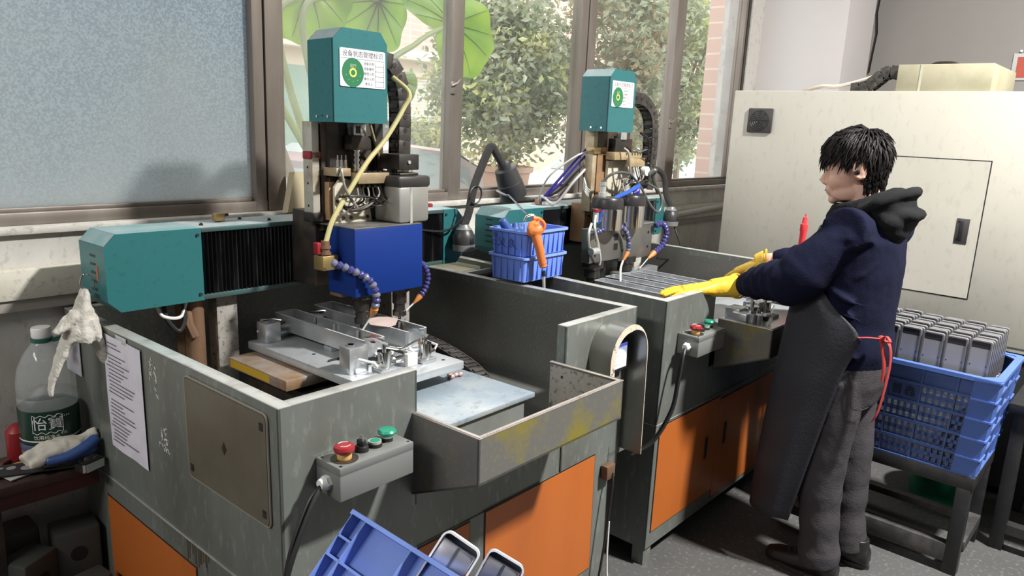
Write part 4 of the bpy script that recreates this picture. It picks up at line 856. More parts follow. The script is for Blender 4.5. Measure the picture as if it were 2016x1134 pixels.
m = MB(); rg = random.Random(14)
for k, (dx, c_) in enumerate(((0, 0), (.012, 0), (.03, 1), (.045, 2), (.02, 2), (-.01, 3))):
    m.mi = c_; m.tube(spline([(.49 + dx, .74, 1.56 - .02 * k), (.43 + dx, .76, 1.50 - .02 * k), (.38 + dx * .6, .82, 1.40 - .02 * k), (.35 + dx * .3, .87, 1.325), (.352 + dx * .2, .89, 1.305)], 8), .006, 6)
for k in range(4): m.mi = 3; m.tube(spline([(.46, .73, 1.42 - k * .012), (.425, .70, 1.41 - k * .012), (.43, .69, 1.38 - k * .01), (.47, .70, 1.365 - k * .01)]), .0045, 6)
m.mi = 3; m.tube(spline([(.47, .70, 1.545), (.38, .72, 1.52), (.30, .80, 1.43), (.33, .88, 1.33), (.352, .895, 1.305)]), .004, 6)
m.build('cable_bundle', [mat('violet_blue_tube', (.035, .03, .26), .35), black, mat('dusky_tube', (.16, .12, .13), .45), mat('grey_white_tube', (.5, .5, .48), .4)], M2)
m = MB(); m.tube(spline([(.99, .70, 1.10), (1.12, .76, 1.09), (1.22, .86, 1.11), (1.30, .95, 1.10), (1.38, 1.05, 1.075)]), .006, 6); m.tube(spline([(1.0, .70, 1.095), (1.15, .8, 1.12), (1.28, .9, 1.15)]), .005, 6); m.build('tan_hose', mat('tan_rubber_hose', (.45, .33, .2), .5), M2)
m = MB(); m.tube(spline([(1.42, .79, 1.14), (1.42, .76, 1.08), (1.36, .70, 1.02), (1.22, .66, .98), (1.05, .66, 1.0)]), .005, 6); m.build('lamp_cable', black, M2)
# ------------------------------------------------------------------ workpieces on the fixtures
FM1 = Matrix.Translation(M1.location) @ Euler(M1.rotation_euler).to_matrix().to_4x4()
FM2 = Matrix.Translation(M2.location) @ Euler(M2.rotation_euler).to_matrix().to_4x4()
def on(F, t, p):
    t.location = F @ Vector(p); t.rotation_euler = F.to_euler(); return t
mat_edge = mat('bright_cut_edge', (.85, .86, .88), .35, .4)
def workpiece(label, F, p, w, l, h, group):
    t = on(F, thing('aluminium_housing', label, 'metal part', group=group), p)
    m = MB(); o_ = rounded(w, l, .012, 4, (w / 2, l / 2)); i_ = rounded(w - .012, l - .012, .009, 4, (w / 2, l / 2))
    m.rings([[(x, y, 0) for x, y in i_], [(x, y, 0) for x, y in o_], [(x, y, h) for x, y in o_], [(x, y, h) for x, y in i_], [(x, y, 0) for x, y in i_]], True, False)
    m.m(1).rings([[(x, y, h + .0004) for x, y in i_], [(x, y, h + .0004) for x, y in o_]], True, False)
    m.build('frame_wall', [alu, mat_edge], t)
    m = MB(); m.box((.006, .006, .006), (w - .006, l - .006, .010)); m.m(1).box((.006, l * .03, .0101), (w - .006, l * .36, .0106)); m.build('web', [aludull, mat('coolant_film', (.26, .22, .14), .12, .2)], t)
    m = MB()
    for y in (.25, .5, .72): m.cyl((.012, l * y, .01), (.012, l * y, h - .004), .005, n=10); m.cyl((w - .012, l * y, .01), (w - .012, l * y, h - .004), .005, n=10)
    m.box((.006, l * .66, .01), (w - .006, l * .672, h * .6)); m.build('boss', alu, t)
    return t
gW = 'aluminium housings clamped in the machines'
workpiece('open aluminium housing clamped nearest the camera on the near machine', FM1, (.548, .425, .950), .080, .50, .052, gW)
workpiece('open aluminium housing under the right spindle of the near machine', FM1, (.708, .42, .950), .088, .515, .052, gW)
for k, lab in enumerate(('first narrow aluminium housing from the left under the far machine spindles', 'second narrow aluminium housing from the left under the far machine spindles', 'third narrow aluminium housing from the left under the far machine spindles', 'rightmost narrow aluminium housing beside the bare tub wall of the far machine')):
    workpiece(lab, FM2, (.40 + k * .115, .16 + .02 * k, .932), .085, .44, .045, gW)
m = MB(); m.prism([(0, 0), (.03, -.02), (.10, -.015), (.125, .01), (.12, .07), (.07, .085), (.02, .06)], 'z', 0, .002)
o = on(FM1, m.build('paper_scrap', mat('wet_pink_paper', (.62, .50, .45), .5), None), (.70, .505, 1.003)); o.rotation_euler.z += R(40); tag(o, 'wet pinkish scrap of paper lying on the right housing of the near machine', 'paper')
m = MB(); rg = random.Random(8)
for k in range(5): m.sph((rg.uniform(-.02, .02), rg.uniform(-.01, .01), .006), (.012, .008, .007), 8, 6)
o = on(FM1, m.build('metal_swarf', [mat('pink_swarf', (.55, .36, .33), .4, .3)], None), (.80, .30, .864)); tag(o, 'small clump of pinkish swarf on the near worktable edge', 'swarf')

# ------------------------------------------------------------------ notice, hanging glove, brass fitting
t = on(FM1, thing('paper_notice', 'printed paper notice taped upright on the side of the near machine tub', 'notice'), (-.001, .775, .70))
m = MB(); m.grid(lambda u, v: (-.0015 - .004 * math.sin(v * 3) * (1 - u) * .6 - .0025 * abs(math.sin(u * 5)), .122 - .246 * u, .338 * v), 10, 14); m.build('sheet', paperm, t)
m = MB(); rg = random.Random(9)
for k in range(27):
    if k in (2, 14): continue
    z = .318 - k * .0112; y0 = .10 - .02 * rg.random(); y1 = y0 - rg.uniform(.07, .17) * (.6 if k < 3 else 1)
    m.box((-.0078, y1, z), (-.0072, y0, z + .0028))
m.build('print_lines', ink, t)
m = MB(); m.box((-.003, -.035, .33), (-.001, .035, .349), .001); m.build('tape', mat('clear_tape', (.5, .5, .52), .3), t)
t = thing('sheet_of_paper', 'pale sheet of paper stuck behind the hanging glove on the near tub', 'paper', FM1 @ Vector((-.004, 1.19, .86)), Euler(M1.rotation_euler))
MB().box((-.002, -.10, 0), (0, .02, .15)).build('sheet', paperm, t)

t = on(FM1, thing('work_glove', 'grey white work glove hanging from a hook on the near beam end', 'glove'), (-.03, .92, .86))
gcol = mat('soiled_cotton_glove', (.52, .50, .45), .9, 0, dirt=(.33, .30, .26), amt=.6, scale=14, bump=.4, bump_scale=120)
m = MB()
m.tube(spline([(.0, .0, .305), (-.008, 0, .27), (-.02, .0, .21), (-.025, 0, .16)]), .04, 16, rf=lambda q: .020 + .040 * min(1, q * 1.2), flat=.45)
m.tube(spline([(-.04, 0, .20), (-.075, .01, .12), (-.105, .005, .05), (-.112, 0, .012)]), .02, 12, rf=lambda q: .040 - .030 * q, flat=.3)
m.tube(spline([(-.005, 0, .22), (.02, -.01, .13), (.05, -.01, .05), (.062, -.012, -.008)]), .02, 12, rf=lambda q: .052 - .042 * q, flat=.35)
m.tube(spline([(-.03, 0, .24), (-.065, .0, .205), (-.088, .0, .19)]), .02, 10, rf=lambda q: .034 - .012 * q, flat=.4)
m.tube(spline([(.0, -.006, .25), (.018, -.008, .18), (.03, -.004, .13)]), .02, 10, rf=lambda q: .036 - .016 * q, flat=.4)
g_ = remesh(m.build('glove_fabric', gcol, t), .005, 3, [(.025, .010)])
m = MB(); m.tube(spline([(.0, .0, .29), (-.012, 0, .32), (.0, .0, .345), (.02, .0, .335), (.024, .0, .30)]), .0022, 6); m.build('wire_hook', chrome, t)

def fitting(label, F, p, s=1, c=brass):
    m = MB(); m.box((-.014 * s, -.012 * s, .004), (.014 * s, .012 * s, .026 * s), .002); m.m(1).cyl((-.004, -.002, 0), (-.004, -.002, .006), .009, n=6); m.m(1).cyl((.014 * s, 0, .018 * s), (.03 * s, .004, .02 * s), .005, n=8)
    return tag(on(F, m.build('brass_fitting', [c, darkiron], None), p), label, 'fitting')
fitting('small brass block fitting on top of the near beam left of the column', FM1, (.385, .955, 1.318), 1.1)
fitting('brass oil distributor on top of the far beam where thin tubes end', FM2, (.35, .90, 1.285), 1.0, mat('reddish_brass', (.36, .2, .12), .4, .5))
m = MB(); m.lathe([(.0, 0), (.016, 0), (.017, .012), (.012, .016), (0, .0165)], n=18); tag(on(FM1, m.build('red_cap', redm, None), (1.29, .96, 1.318)), 'small red plastic cap lying on the near beam right of the motor', 'plug')  # small red cap lying loose on the beam
for k, (x, y) in enumerate(((.30, .90), (.47, .98), (.53, .90))):
    m = MB(); m.cyl((0, 0, 0), (0, 0, .006), .006, n=6); m.cyl((0, 0, .006), (0, 0, .009), .004, n=10)
    tag(on(FM1, m.build('loose_screw', black, None), (x, y, 1.318)), ('black screw on the near beam top left of the brass fitting', 'black screw behind the brass fitting on the near beam', 'black screw on the near beam right of the brass fitting')[k], 'screw', 'loose screws on the near beam')
m = MB(); m.tube(spline([(2.27, 2.10, 1.305), (2.34, 2.12, 1.30), (2.45, 2.14, 1.31), (2.52, 2.16, 1.36), (2.54, 2.18, 1.44)]), .004, 6)

# ------------------------------------------------------------------ gooseneck work lamps
lampgrey = mat('lamp_grey_housing', (.045, .045, .045), .4, .2)
def lamp(label, neck, head_dir, F, base):
    t = thing('work_lamp', label, 'lamp', F @ Vector(base), F.to_euler(), 'gooseneck work lamps')
    b0 = Vector(base)
    m = MB(); m.lathe([(.0, -.035), (.045, -.035), (.046, -.012), (.043, -.01)], (0, 0, 0), n=28); m.m(1).lathe([(.045, -.01), (.047, .02), (.034, .045), (.03, .05)], n=28); m.m(0).lathe([(.033, .05), (.022, .062), (.019, .07)], n=24); m.m(2).box((-.01, -.048, -.005), (.01, -.04, .02), .003)
    m.build('lamp_base', [mat('base_grey', (.24, .24, .24), .4, .3), lampgrey, black], t)
    P = spline([(0, 0, .065)] + [tuple(Vector(p) - b0) for p in neck], 12)
    m = MB(); n = len(P) * 3; m.tube(P, .0165, 14); m.build('gooseneck', mat('ribbed_black_gooseneck', (.035, .033, .03), .5, .1, bump=.8, bump_scale=300), t)
    if head_dir:
        d = Vector(head_dir).normalized(); e = P[-1]; m = MB()
        m.lathe([(.020, -.03), (.026, -.028), (.028, -.008), (.045, -.002), (.05, .03), (.053, .06), (.055, .062), (.058, .125), (.055, .13), (.04, .1)], e, d, 32)
        m.m(1)
        for k in range(10): a, b, _ = frame_of(d); q = e + (a * math.cos(k * .628) + b * math.sin(k * .628)) * .036 + d * -.004; m.cyl(q, q + d * .003, .005, n=8)
        m.m(2).lathe([(.0, .10), (.045, .104)], e, d, 24); m.build('lamp_head', [lampgrey, black, mat('lamp_lens', (.55, .55, .5), .2)], t)
        a, b, _ = frame_of(P[len(P) // 3] - P[len(P) // 3 - 1]); c = P[len(P) // 4]
        m = MB(); m.tube([c + (Vector((1, 0, .45)).normalized() * math.cos(k * PI / 8) * .036 + Vector((-.3, 0, .9)).normalized() * math.sin(k * PI / 8) * .034) + Vector((0, -.02, 0)) for k in range(17)], .0035, 6); m.tube(spline([c + Vector((-.03, -.02, -.02)), c + Vector((-.06, -.01, -.09)), c + Vector((-.12, .03, -.14)), Vector((-.22, .07, .06))]), .0045, 6); m.build('lamp_cord', black, t)
    return t
lamp('black gooseneck work lamp with round head bent over the near machine', [(1.362, .80, 1.31), (1.385, .80, 1.40), (1.432, .80, 1.49), (1.472, .80, 1.555), (1.49, .80, 1.568), (1.508, .80, 1.55), (1.575, .80, 1.475)], (.15, -.01, -.30), FM1, (1.335, .80, 1.19))
lamp('brown gooseneck lamp arching down behind the far machine spindles', [(1.40, .84, 1.30), (1.395, .85, 1.37), (1.36, .86, 1.42), (1.29, .87, 1.44), (1.22, .88, 1.41), (1.18, .89, 1.35), (1.17, .9, 1.25)], None, FM2, (1.40, .80, 1.165))

# ------------------------------------------------------------------ stacked blue bins, glove and air gun across the tubs
binF = Matrix.Translation((2.058, 1.79, 1.057)) @ Matrix.Rotation(R(3), 4, 'Z')
def binbox(label, z, lettering=False):
    t = thing('plastic_bin', label, 'bin', binF @ Vector((0, 0, z)), binF.to_euler(), 'blue plastic bins stacked across the tub walls')
    w, d, h = .262, .178, .097
    m = MB(); o0 = rounded(w - .016, d - .016, .012, 4, (w / 2, d / 2)); o1 = rounded(w, d, .014, 4, (w / 2, d / 2)); i1 = rounded(w - .008, d - .008, .011, 4, (w / 2, d / 2)); i0 = rounded(w - .024, d - .024, .009, 4, (w / 2, d / 2))
    m.rings([[(x, y, 0) for x, y in o0], [(x, y, h) for x, y in o1], [(x, y, h) for x, y in i1], [(x, y, .004) for x, y in i0]], True, True); m.build('bin_body', bluecrate, t)
    m = MB(); a = rounded(w + .016, d + .016, .018, 5, (w / 2, d / 2)); b = rounded(w - .004, d - .004, .013, 5, (w / 2, d / 2))
    m.rings([[(x, y, h - .009) for x, y in b], [(x, y, h - .009) for x, y in a], [(x, y, h) for x, y in a], [(x, y, h) for x, y in b]], True, False); m.build('rim', mat('blue_bin_rim', (.22, .35, .88), .35), t)
    m = MB()
    for k in range(8): x = .02 + k * .031; m.box((x, -.001, .004), (x + .003, .010, h - .012))
    for k in range(5): y = .022 + k * .032; m.box((-.001, y, .004), (.010, y + .003, h - .012))
    m.build('ribs', mat('blue_bin_rib', (.13, .23, .70), .4), t)  # ribs a slightly deeper blue than the bin body
    if lettering:
        m = MB(); m.text('101', .022, (-.003, .150, .070), (0, -1, 0), (0, 0, 1), .0025); m.text('口', .024, (-.003, .150, .040), (0, -1, 0), (0, 0, 1), .0025); m.text('乂 久', .04, (-.003, .09, .046), (0, -1, .0), (0, 0, 1), .0025); m.build('marker_writing', mat('blue_black_marker', (.02, .03, .14), .6), t)
    return t
binbox('lower blue plastic bin resting on both tub walls', 0)
binbox('upper blue plastic bin with marker writing, a glove and the air gun in it', .098, True)
def bp(p): return binF @ Vector(p)
t = thing('work_glove', 'dark blue rubber palmed glove poking out of the upper blue bin', 'glove', bp((.03, .07, .135)), (0, 0, R(3)))
m = MB(); m.tube(spline([(.05, .03, .0), (.02, .05, .04), (-.005, .065, .08), (-.012, .07, .092)]), .02, 12, rf=lambda q: .024 - .008 * q); m.tube(spline([(.05, .03, .0), (.055, .05, .05), (.06, .06, .075)]), .014, 10); m.tube(spline([(.05, .03, .01), (.085, .045, .05), (.09, .05, .07)]), .013, 10)
m.sph((.05, .035, .02), (.05, .03, .03), 14, 10); remesh(m.build('glove_rubber', mat('blue_rubber_glove', (.03, .08, .26), .5), t), .005, 4)
t = thing('air_blow_gun', 'orange air blow gun with long thin nozzle hooked over the upper blue bin', 'air gun', bp((.024, -.016, .148)), (0, 0, R(3)))
og = mat('orange_gun_plastic', (.68, .20, .05), .4)
m = MB(); m.tube(spline([(-.005, .0, .085), (.0, -.004, .05), (.01, -.018, .0), (.022, -.024, -.05), (.035, -.026, -.085)]), .016, 12, rf=lambda q: .022 - .008 * q); m.tube(spline([(-.02, .012, .06), (.0, -.005, .055), (.02, -.01, .06)]), .024, 10); m.sph((-.008, .0, .06), (.03, .018, .032), 14, 10); m.tube(spline([(.03, -.012, .045), (.036, -.02, .075), (.015, -.01, .098), (-.012, .0, .10)]), .008, 8)
remesh(m.build('gun_body', og, t), .003, 3)
m = MB()
for k in range(7): q = Vector((.0115, -.0195, -.006)).lerp(Vector((.034, -.027, -.08)), k / 6); m.lathe([(.0135, -.003), (.0165, 0), (.0135, .003)], q, (.25, -.08, -1), 14)
m.build('grip_ribs', mat('orange_grip_edge', (.55, .14, .03), .45), t)
m = MB(); m.tube(spline([(-.01, .0, .095), (-.05, .03, .14), (-.085, .055, .18), (-.10, .065, .185), (-.125, .085, .20)]), .0035, 8); m.build('nozzle_tube', chrome, t)
m = MB(); m.tube(spline([(-.035, .02, .09), (-.03, .012, .108), (-.01, .0, .112), (.005, -.004, .10)]), .005, 8); m.build('trigger', chrome, t)
m = MB(); m.lathe([(.008, 0), (.007, .02)], (.037, -.027, -.10), (.1, 0, -1), 12); m.m(1).tube(spline([(.039, -.027, -.11), (.05, -.024, -.17), (.062, -.02, -.215), (.075, .0, -.27), (.09, .02, -.33)]), .006, 10); m.build('air_hose', [black, mat('clear_grey_air_hose', (.42, .43, .42), .25)], t)

# ------------------------------------------------------------------ left bench with bottle, gloves and plates
tb = thing('work_bench', 'dark red brown work bench under the window left of the near machine', 'bench', (.1, 2.38, 0))
m = MB(); m.box((-1.4, -.115, .57), (.60, .10, .60), .003); m.build('bench_top', mat('dark_bench_top', (.05, .03, .028), .5, 0, dirt=(.12, .09, .08), amt=.6, scale=8), tb)
m = MB(); m.box((-1.4, -.112, .53), (.60, -.09, .57)); m.build('front_rail', mat('dark_red_rail', (.035, .010, .011), .45), tb)
for x in (-1.35, .30): MB().box((x, -.1, 0), (x + .05, -.05, .53)).build('leg', darkiron, tb)
zt = .60
t = thing('water_bottle', 'large clear water bottle with green label and white cap on the bench', 'bottle', (.618, 2.395, zt))
pet = bpy.data.materials.new('clear_pet'); pet.use_nodes = True; nt = pet.node_tree; b_ = nt.nodes['Principled BSDF']; b_.inputs['Base Color'].default_value = (.75, .80, .80, 1); b_.inputs['Roughness'].default_value = .08; b_.inputs['Alpha'].default_value = .24
m = MB(); m.lathe([(.0, .0), (.06, .0), (.074, .008), (.078, .03), (.078, .16), (.076, .165), (.078, .172), (.078, .20), (.076, .205), (.078, .212), (.077, .245), (.070, .285), (.052, .325), (.033, .352), (.024, .362), (.022, .372), (.022, .395)], n=40); m.build('bottle_shell', pet, t)
m = MB(); m.lathe([(.0785, .065), (.0792, .07), (.0792, .165), (.0785, .17)], n=48, caps=False); m.m(1).lathe([(.0797, .078), (.0797, .082)], n=48, caps=False)
m.m(2).lathe([(.0786, .045), (.0792, .05), (.0792, .065), (.0786, .066)], n=48, caps=False)
def curved_text(mb, body, size, th, z, rr=.0800):
    q = MB(); q.text(body, size, (0, 0, z), (1, 0, 0), (0, 0, 1), 0)
    for v in q.bm.verts:
        a = th + v.co.x / rr; v.co = Vector((math.cos(a) * rr, math.sin(a) * rr, v.co.z))
    for f in q.bm.faces: f.normal_flip() if False else None
    tmp = bpy.data.meshes.new('x'); q.bm.to_mesh(tmp); q.bm.free(); n0 = len(mb.bm.faces); mb.bm.from_mesh(tmp); bpy.data.meshes.remove(tmp); mb.bm.faces.ensure_lookup_table()
    for f in mb.bm.faces[n0:]: f.material_index = 1
th0 = math.atan2(-2.395, -.618) + .02
curved_text(m, '怡寶', .042, th0 - .1, .131); curved_text(m, '饮用纯净水', .014, th0 - .15, .091); curved_text(m, '4.5L', .012, th0 + .42, .098); curved_text(m, '▪▪▪', .012, th0 + .55, .15)
m.m(1)
for s_ in (1, -1):
    m.tube([(math.cos(th0 - .1 + k * .045) * .0797, math.sin(th0 - .1 + k * .045) * .0797, .131 + s_ * .026 + .003 * math.sin(k)) for k in range(-11, 12)], .0009, 4)
for k in (-11, 11): m.tube([(math.cos(th0 - .1 + k * .045) * .0797, math.sin(th0 - .1 + k * .045) * .0797, .131 + z) for z in (-.026, .026)], .0009, 4)
m.build('label', [mat('dark_green_label', (.003, .030, .020), .35), mat('label_white', (.7, .72, .7), .4), mat('label_navy_band', (.07, .08, .16), .4)], t)
m = MB(); m.lathe([(.0255, .375), (.0265, .378), (.0265, .40), (.024, .405), (0, .406)], n=32); m.build('cap', whitem, t)
m = MB(); m.lathe([(.027, .362), (.029, .364), (.029, .374), (.027, .376)], n=32, caps=False); m.tube(spline([(.02, -.02, .37), (.045, -.02, .375), (.075, -.015, .395), (.095, -.01, .412), (.085, -.012, .398), (.05, -.022, .37), (.02, -.026, .365)]), .0035, 8); m.build('carry_handle', mat('dark_green_handle', (.02, .10, .07), .4), t)

t = thing('work_glove', 'white and blue work glove lying on the bench in front of the bottle', 'glove', (.615, 2.29, zt + .035))
m = MB(); m.sph((.0, .0, .03), (.09, .045, .028), 18, 12); m.tube(spline([(-.05, .0, .03), (-.085, -.005, .025), (-.10, -.01, .02)]), .02, 10); m.tube(spline([(.04, .0, .03), (.075, .0, .045), (.095, .0, .05)]), .018, 10)
for k in range(3): m.tube(spline([(-.03, -.02 + k * .02, .02), (-.07, -.03 + k * .02, .015), (-.092, -.03 + k * .02, .013)]), .014, 8)
remesh(m.build('glove_fabric', mat('cotton_glove_white', (.60, .57, .50), .9, 0, dirt=(.40, .36, .30), amt=.6, scale=18), t), .005, 4, [(.02, .008)])
m = MB(); m.tube(spline([(-.05, -.028, .012), (.0, -.042, .016), (.05, -.04, .03), (.085, -.025, .042)]), .02, 12, flat=.8); m.sph((.02, -.03, .012), (.07, .028, .016), 16, 10); remesh(m.build('rubber_palm', mat('glove_blue_rubber', (.035, .08, .25), .4), t), .005, 4)
t = thing('device_shell', 'upturned dark shell with bright edge beside the glove on the bench', 'metal part', (.668, 2.235, zt + .003), (0, 0, R(20)))
def shell_ring(m, w, l, h, r=.010, th=.003, axis='z'):
    o_ = rounded(w, l, r, 5); i_ = rounded(w - 2 * th, l - 2 * th, max(.002, r - th), 5)
    m.rings([[(x, y, 0) for x, y in i_], [(x, y, 0) for x, y in o_], [(x, y, h) for x, y in o_], [(x, y, h) for x, y in i_], [(x, y, 0) for x, y in i_]], True, False)
m = MB(); shell_ring(m, .07, .05, .025); m.build('edge_ring', chrome, t); m = MB(); m.box((-.033, -.023, .0), (.033, .023, .003)); m.box((-.01, -.02, .003), (.0, .0, .012)); m.box((.012, -.015, .003), (.02, -.005, .012)); m.build('inner_floor', shell_dark, t)
def plate(name, label, loc, rz, w, l, m_, holes):
    m = MB(); hs = []
    N = 20
    m.box((-w / 2, -l / 2, 0), (w / 2, l / 2, .003)); m.m(1)
    for x, y, r, ry in holes: m.lathe([(r, .0032), (0, .0033)], (x, y, 0), n=20) if ry == 0 else m.box((x - r, y - ry, .003), (x + r, y + ry, .0034))
    return tag(m.build(name, m_, None, loc=loc, rot=(0, 0, rz)), label, 'plate')
plate('perforated_plate', 'dark perforated plate with round and square holes at the bench front', (.560, 2.315, zt + .012), R(-22), .22, .075, [mat('dark_blue_plate', (.045, .05, .06), .35, .3), mat('see_through_hole', (.30, .29, .27), .6)], [(-.07, .01, .012, 0), (-.03, 0, .016, 0), (.03, -.012, .018, .006), (.065, .0, .01, .01), (-.095, .015, .006, 0)])
plate('perforated_plate', 'dark grey plate under the glove at the right end of the bench', (.66, 2.335, zt + .006), R(10), .09, .13, [mat('slate_plate', (.05, .055, .065), .35, .3), black], [(.02, -.04, .005, 0)])
plate('perforated_plate', 'white drilled plate on the front edge of the bench', (.515, 2.325, zt + .004), R(15), .085, .06, [mat('pale_plate', (.50, .50, .46), .5), black], [(-.02, .01, .004, 0), (.01, .015, .005, 0), (.025, -.01, .003, 0), (-.01, -.015, .003, 0)])
m = MB(); m.lathe([(.03, 0), (.033, .005), (.033, .09), (.02, .105), (.012, .11)], n=20); tag(m.build('spray_can', redm, None, loc=(.545, 2.44, zt)), 'red can at the left edge of the photo on the bench', 'can')
for k, (x, y, z, rz, c) in enumerate(((.52, 2.37, .003, 20, (.42, .36, .12)), (.50, 2.40, .003, 60, (.16, .05, .05)), (.56, 2.40, .003, 110, (.04, .04, .045)))):
    m = MB(); m.tube(spline([(-.04, 0, .006), (0, .012, .008), (.04, 0, .006)]), .006, 8); m.cyl((.04, 0, .006), (.05, 0, .006), .008, n=10)
    tag(m.build('hand_tool', [mat('tool_handle_%d' % k, c, .4)], None, loc=(x, y, zt), rot=(0, 0, R(rz))), ('yellow handled tool behind the white plate on the bench', 'dark red handled tool at the left of the bench', 'black handled tool beside the bottle on the bench')[k], 'tool')
m = MB(); m.sph((0, 0, .014), (.024, .018, .014), 12, 8); tag(m.build('cloth_scrap', mat('yellow_cloth', (.5, .42, .2), .9), None, loc=(.585, 2.33, zt + .016)), 'small yellowish rag under the white glove on the bench', 'rag')
# dark castings under the bench
for k, (x, y, z, s_, rz, lab) in enumerate(((.625, 2.17, 0, .20, 8, 'dark cast block under the bench right beside the near machine'), (.505, 2.30, 0, .24, 30, 'tall dark casting at the left under the bench'), (.64, 2.34, .0, .26, -6, 'dark motor casting with a round bore under the bench'), (.50, 2.44, 0, .26, 0, 'upright dark slab at the back left under the bench'))):
    m = MB(); m.box((-s_ * .24, -s_ * .2, 0), (s_ * .24, s_ * .2, s_ * 1.5), .01); m.m(1).cyl((-.0, -s_ * .203, s_ * 1.2), (0, -s_ * .2, s_ * 1.2), s_ * .09, n=20)
    m.m(0).box((-s_ * .30, -s_ * .2, 0), (s_ * .30, s_ * .2, s_ * .15), .004)
    tag(m.build('cast_block', [mat('sooty_casting_%d' % k, (.05, .052, .048), .55, .2), black], None, loc=(x, y, z), rot=(0, 0, R(rz))), lab, 'metal block', 'dark castings under the bench')

# ------------------------------------------------------------------ enclosure, stool, crates
XC = 4.0
cb = thing('machine_enclosure', 'large off-white machine enclosure with a flush door behind the man', 'machine enclosure', (XC, 1.98, 0))
m = MB(); m.box((0, -3.6, .735), (1.2, 0, 1.885), .006); m.build('enclosure_shell', cabm, cb)
m = MB(); m.box((.03, -3.6, .04), (1.17, -.03, .735)); m.m(1).box((.005, -3.6, .715), (.03, 0, .735)); m.build('enclosure_base', [mat('black_base_panel', (.03, .03, .03), .5), rim], cb)
m = MB(); y0, y1, z0, z1 = -1.292, -.80, .93, 1.572
m.box((-.0035, y0, z0), (0, y1, z1)); m.m(1)
e = .005
for a, b in (((-.0012, y0 - e, z0 - e), (0, y0, z1 + e)), ((-.0012, y1, z0 - e), (0, y1 + e, z1 + e)), ((-.0012, y0, z1), (0, y1, z1 + e)), ((-.0012, y0, z0 - e), (0, y1, z0))): m.box(a, b)
dr = m.build('door', [cabm, black], cb)
m = MB(); m.box((-.0065, -1.251, 1.186), (-.0035, -1.198, 1.304), .001); m.m(1).box((-.0085, -1.228, 1.20), (-.006, -1.212, 1.292), .001); m.m(2).cyl((-.009, -1.208, 1.29), (-.006, -1.208, 1.29), .004, n=10); m.cyl((-.009, -1.21, 1.208), (-.006, -1.21, 1.208), .004, n=10)
m.build('door_handle', [mat('handle_dark', (.05, .045, .045), .4), black, chrome], dr)
m = MB(); m.box((-.014, -.24, 1.66), (0, -.10, 1.79), .005); m.m(1)
for r_ in (.018, .030, .042, .053): m.tube([(-.0145, -.17 + r_ * math.cos(k * PI / 20), 1.725 + r_ * math.sin(k * PI / 20)) for k in range(41)], .0022, 5)
for k in range(4): a = k * PI / 4; m.tube([(-.0148, -.17 - .055 * math.cos(a), 1.725 - .055 * math.sin(a)), (-.0148, -.17 + .055 * math.cos(a), 1.725 + .055 * math.sin(a))], .0018, 5)
m.build('fan_grille', [mat('dark_grille', (.045, .04, .042), .45), mat('grille_ring', (.02, .018, .02), .4)], cb)
m = MB(); m.box((.02, -1.235, 1.885), (.55, -.83, 2.01), .004); m.m(1).box((.018, -.94, 1.885), (.02, -.93, 2.01)); m.m(2).tube(spline([(.1, -1.08, 2.01), (.1, -1.04, 2.022), (.1, -.98, 2.022), (.1, -.95, 2.01)]), .006, 8)
m.build('axis_cover', [mat('mouldy_cream_cover', (.40, .37, .26), .5, 0, dirt=(.27, .26, .16), amt=.6, scale=7), mat('cover_seam', (.46, .45, .36), .5), darkiron], cb)
drag_chain(cb, [(.12, -.82, 1.975), (.12, -.76, 1.985), (.12, -.72, 1.95), (.12, -.66, 1.905), (.12, -.60, 1.90)], .06, .06, (1, 0, 0))
m = MB(); m.tube(spline([(.2, -.30, 1.89), (.15, -.36, 1.90), (.12, -.44, 1.915), (.12, -.52, 1.915), (.12, -.64, 1.945), (.12, -.74, 1.98)], 10), .010, 8); m.build('conduit', mat('cream_conduit', (.60, .54, .46), .5), cb)

# black stool
st = thing('black_stool', 'black welded steel stool carrying the blue crate of shells', 'stool', (3.10, .40, 0))
sx, sy, sh = .40, .72, .415
m = MB(); m.box((0, 0, sh - .055), (sx, sy, sh), .003); m.build('top_frame', ironblack, st)
for x in (.0, sx - .05):
    for y in (.005, sy - .055): MB().box((x, y, 0), (x + .05, y + .05, sh - .05), .002).build('leg', ironblack, st)
for a, b in (((.0, .05, .045), (.045, sy - .05, .12)), ((sx - .045, .05, .075), (sx, sy - .05, .105)), ((.05, .0, .085), (sx - .05, .05, .13)), ((.05, sy - .05, .085), (sx - .05, sy, .13))):
    MB().box(a, b, .002).build('stretcher', mat('dusty_black_steel', (.03, .03, .03), .6, 0, dirt=(.12, .11, .1), amt=.6, scale=10), st)
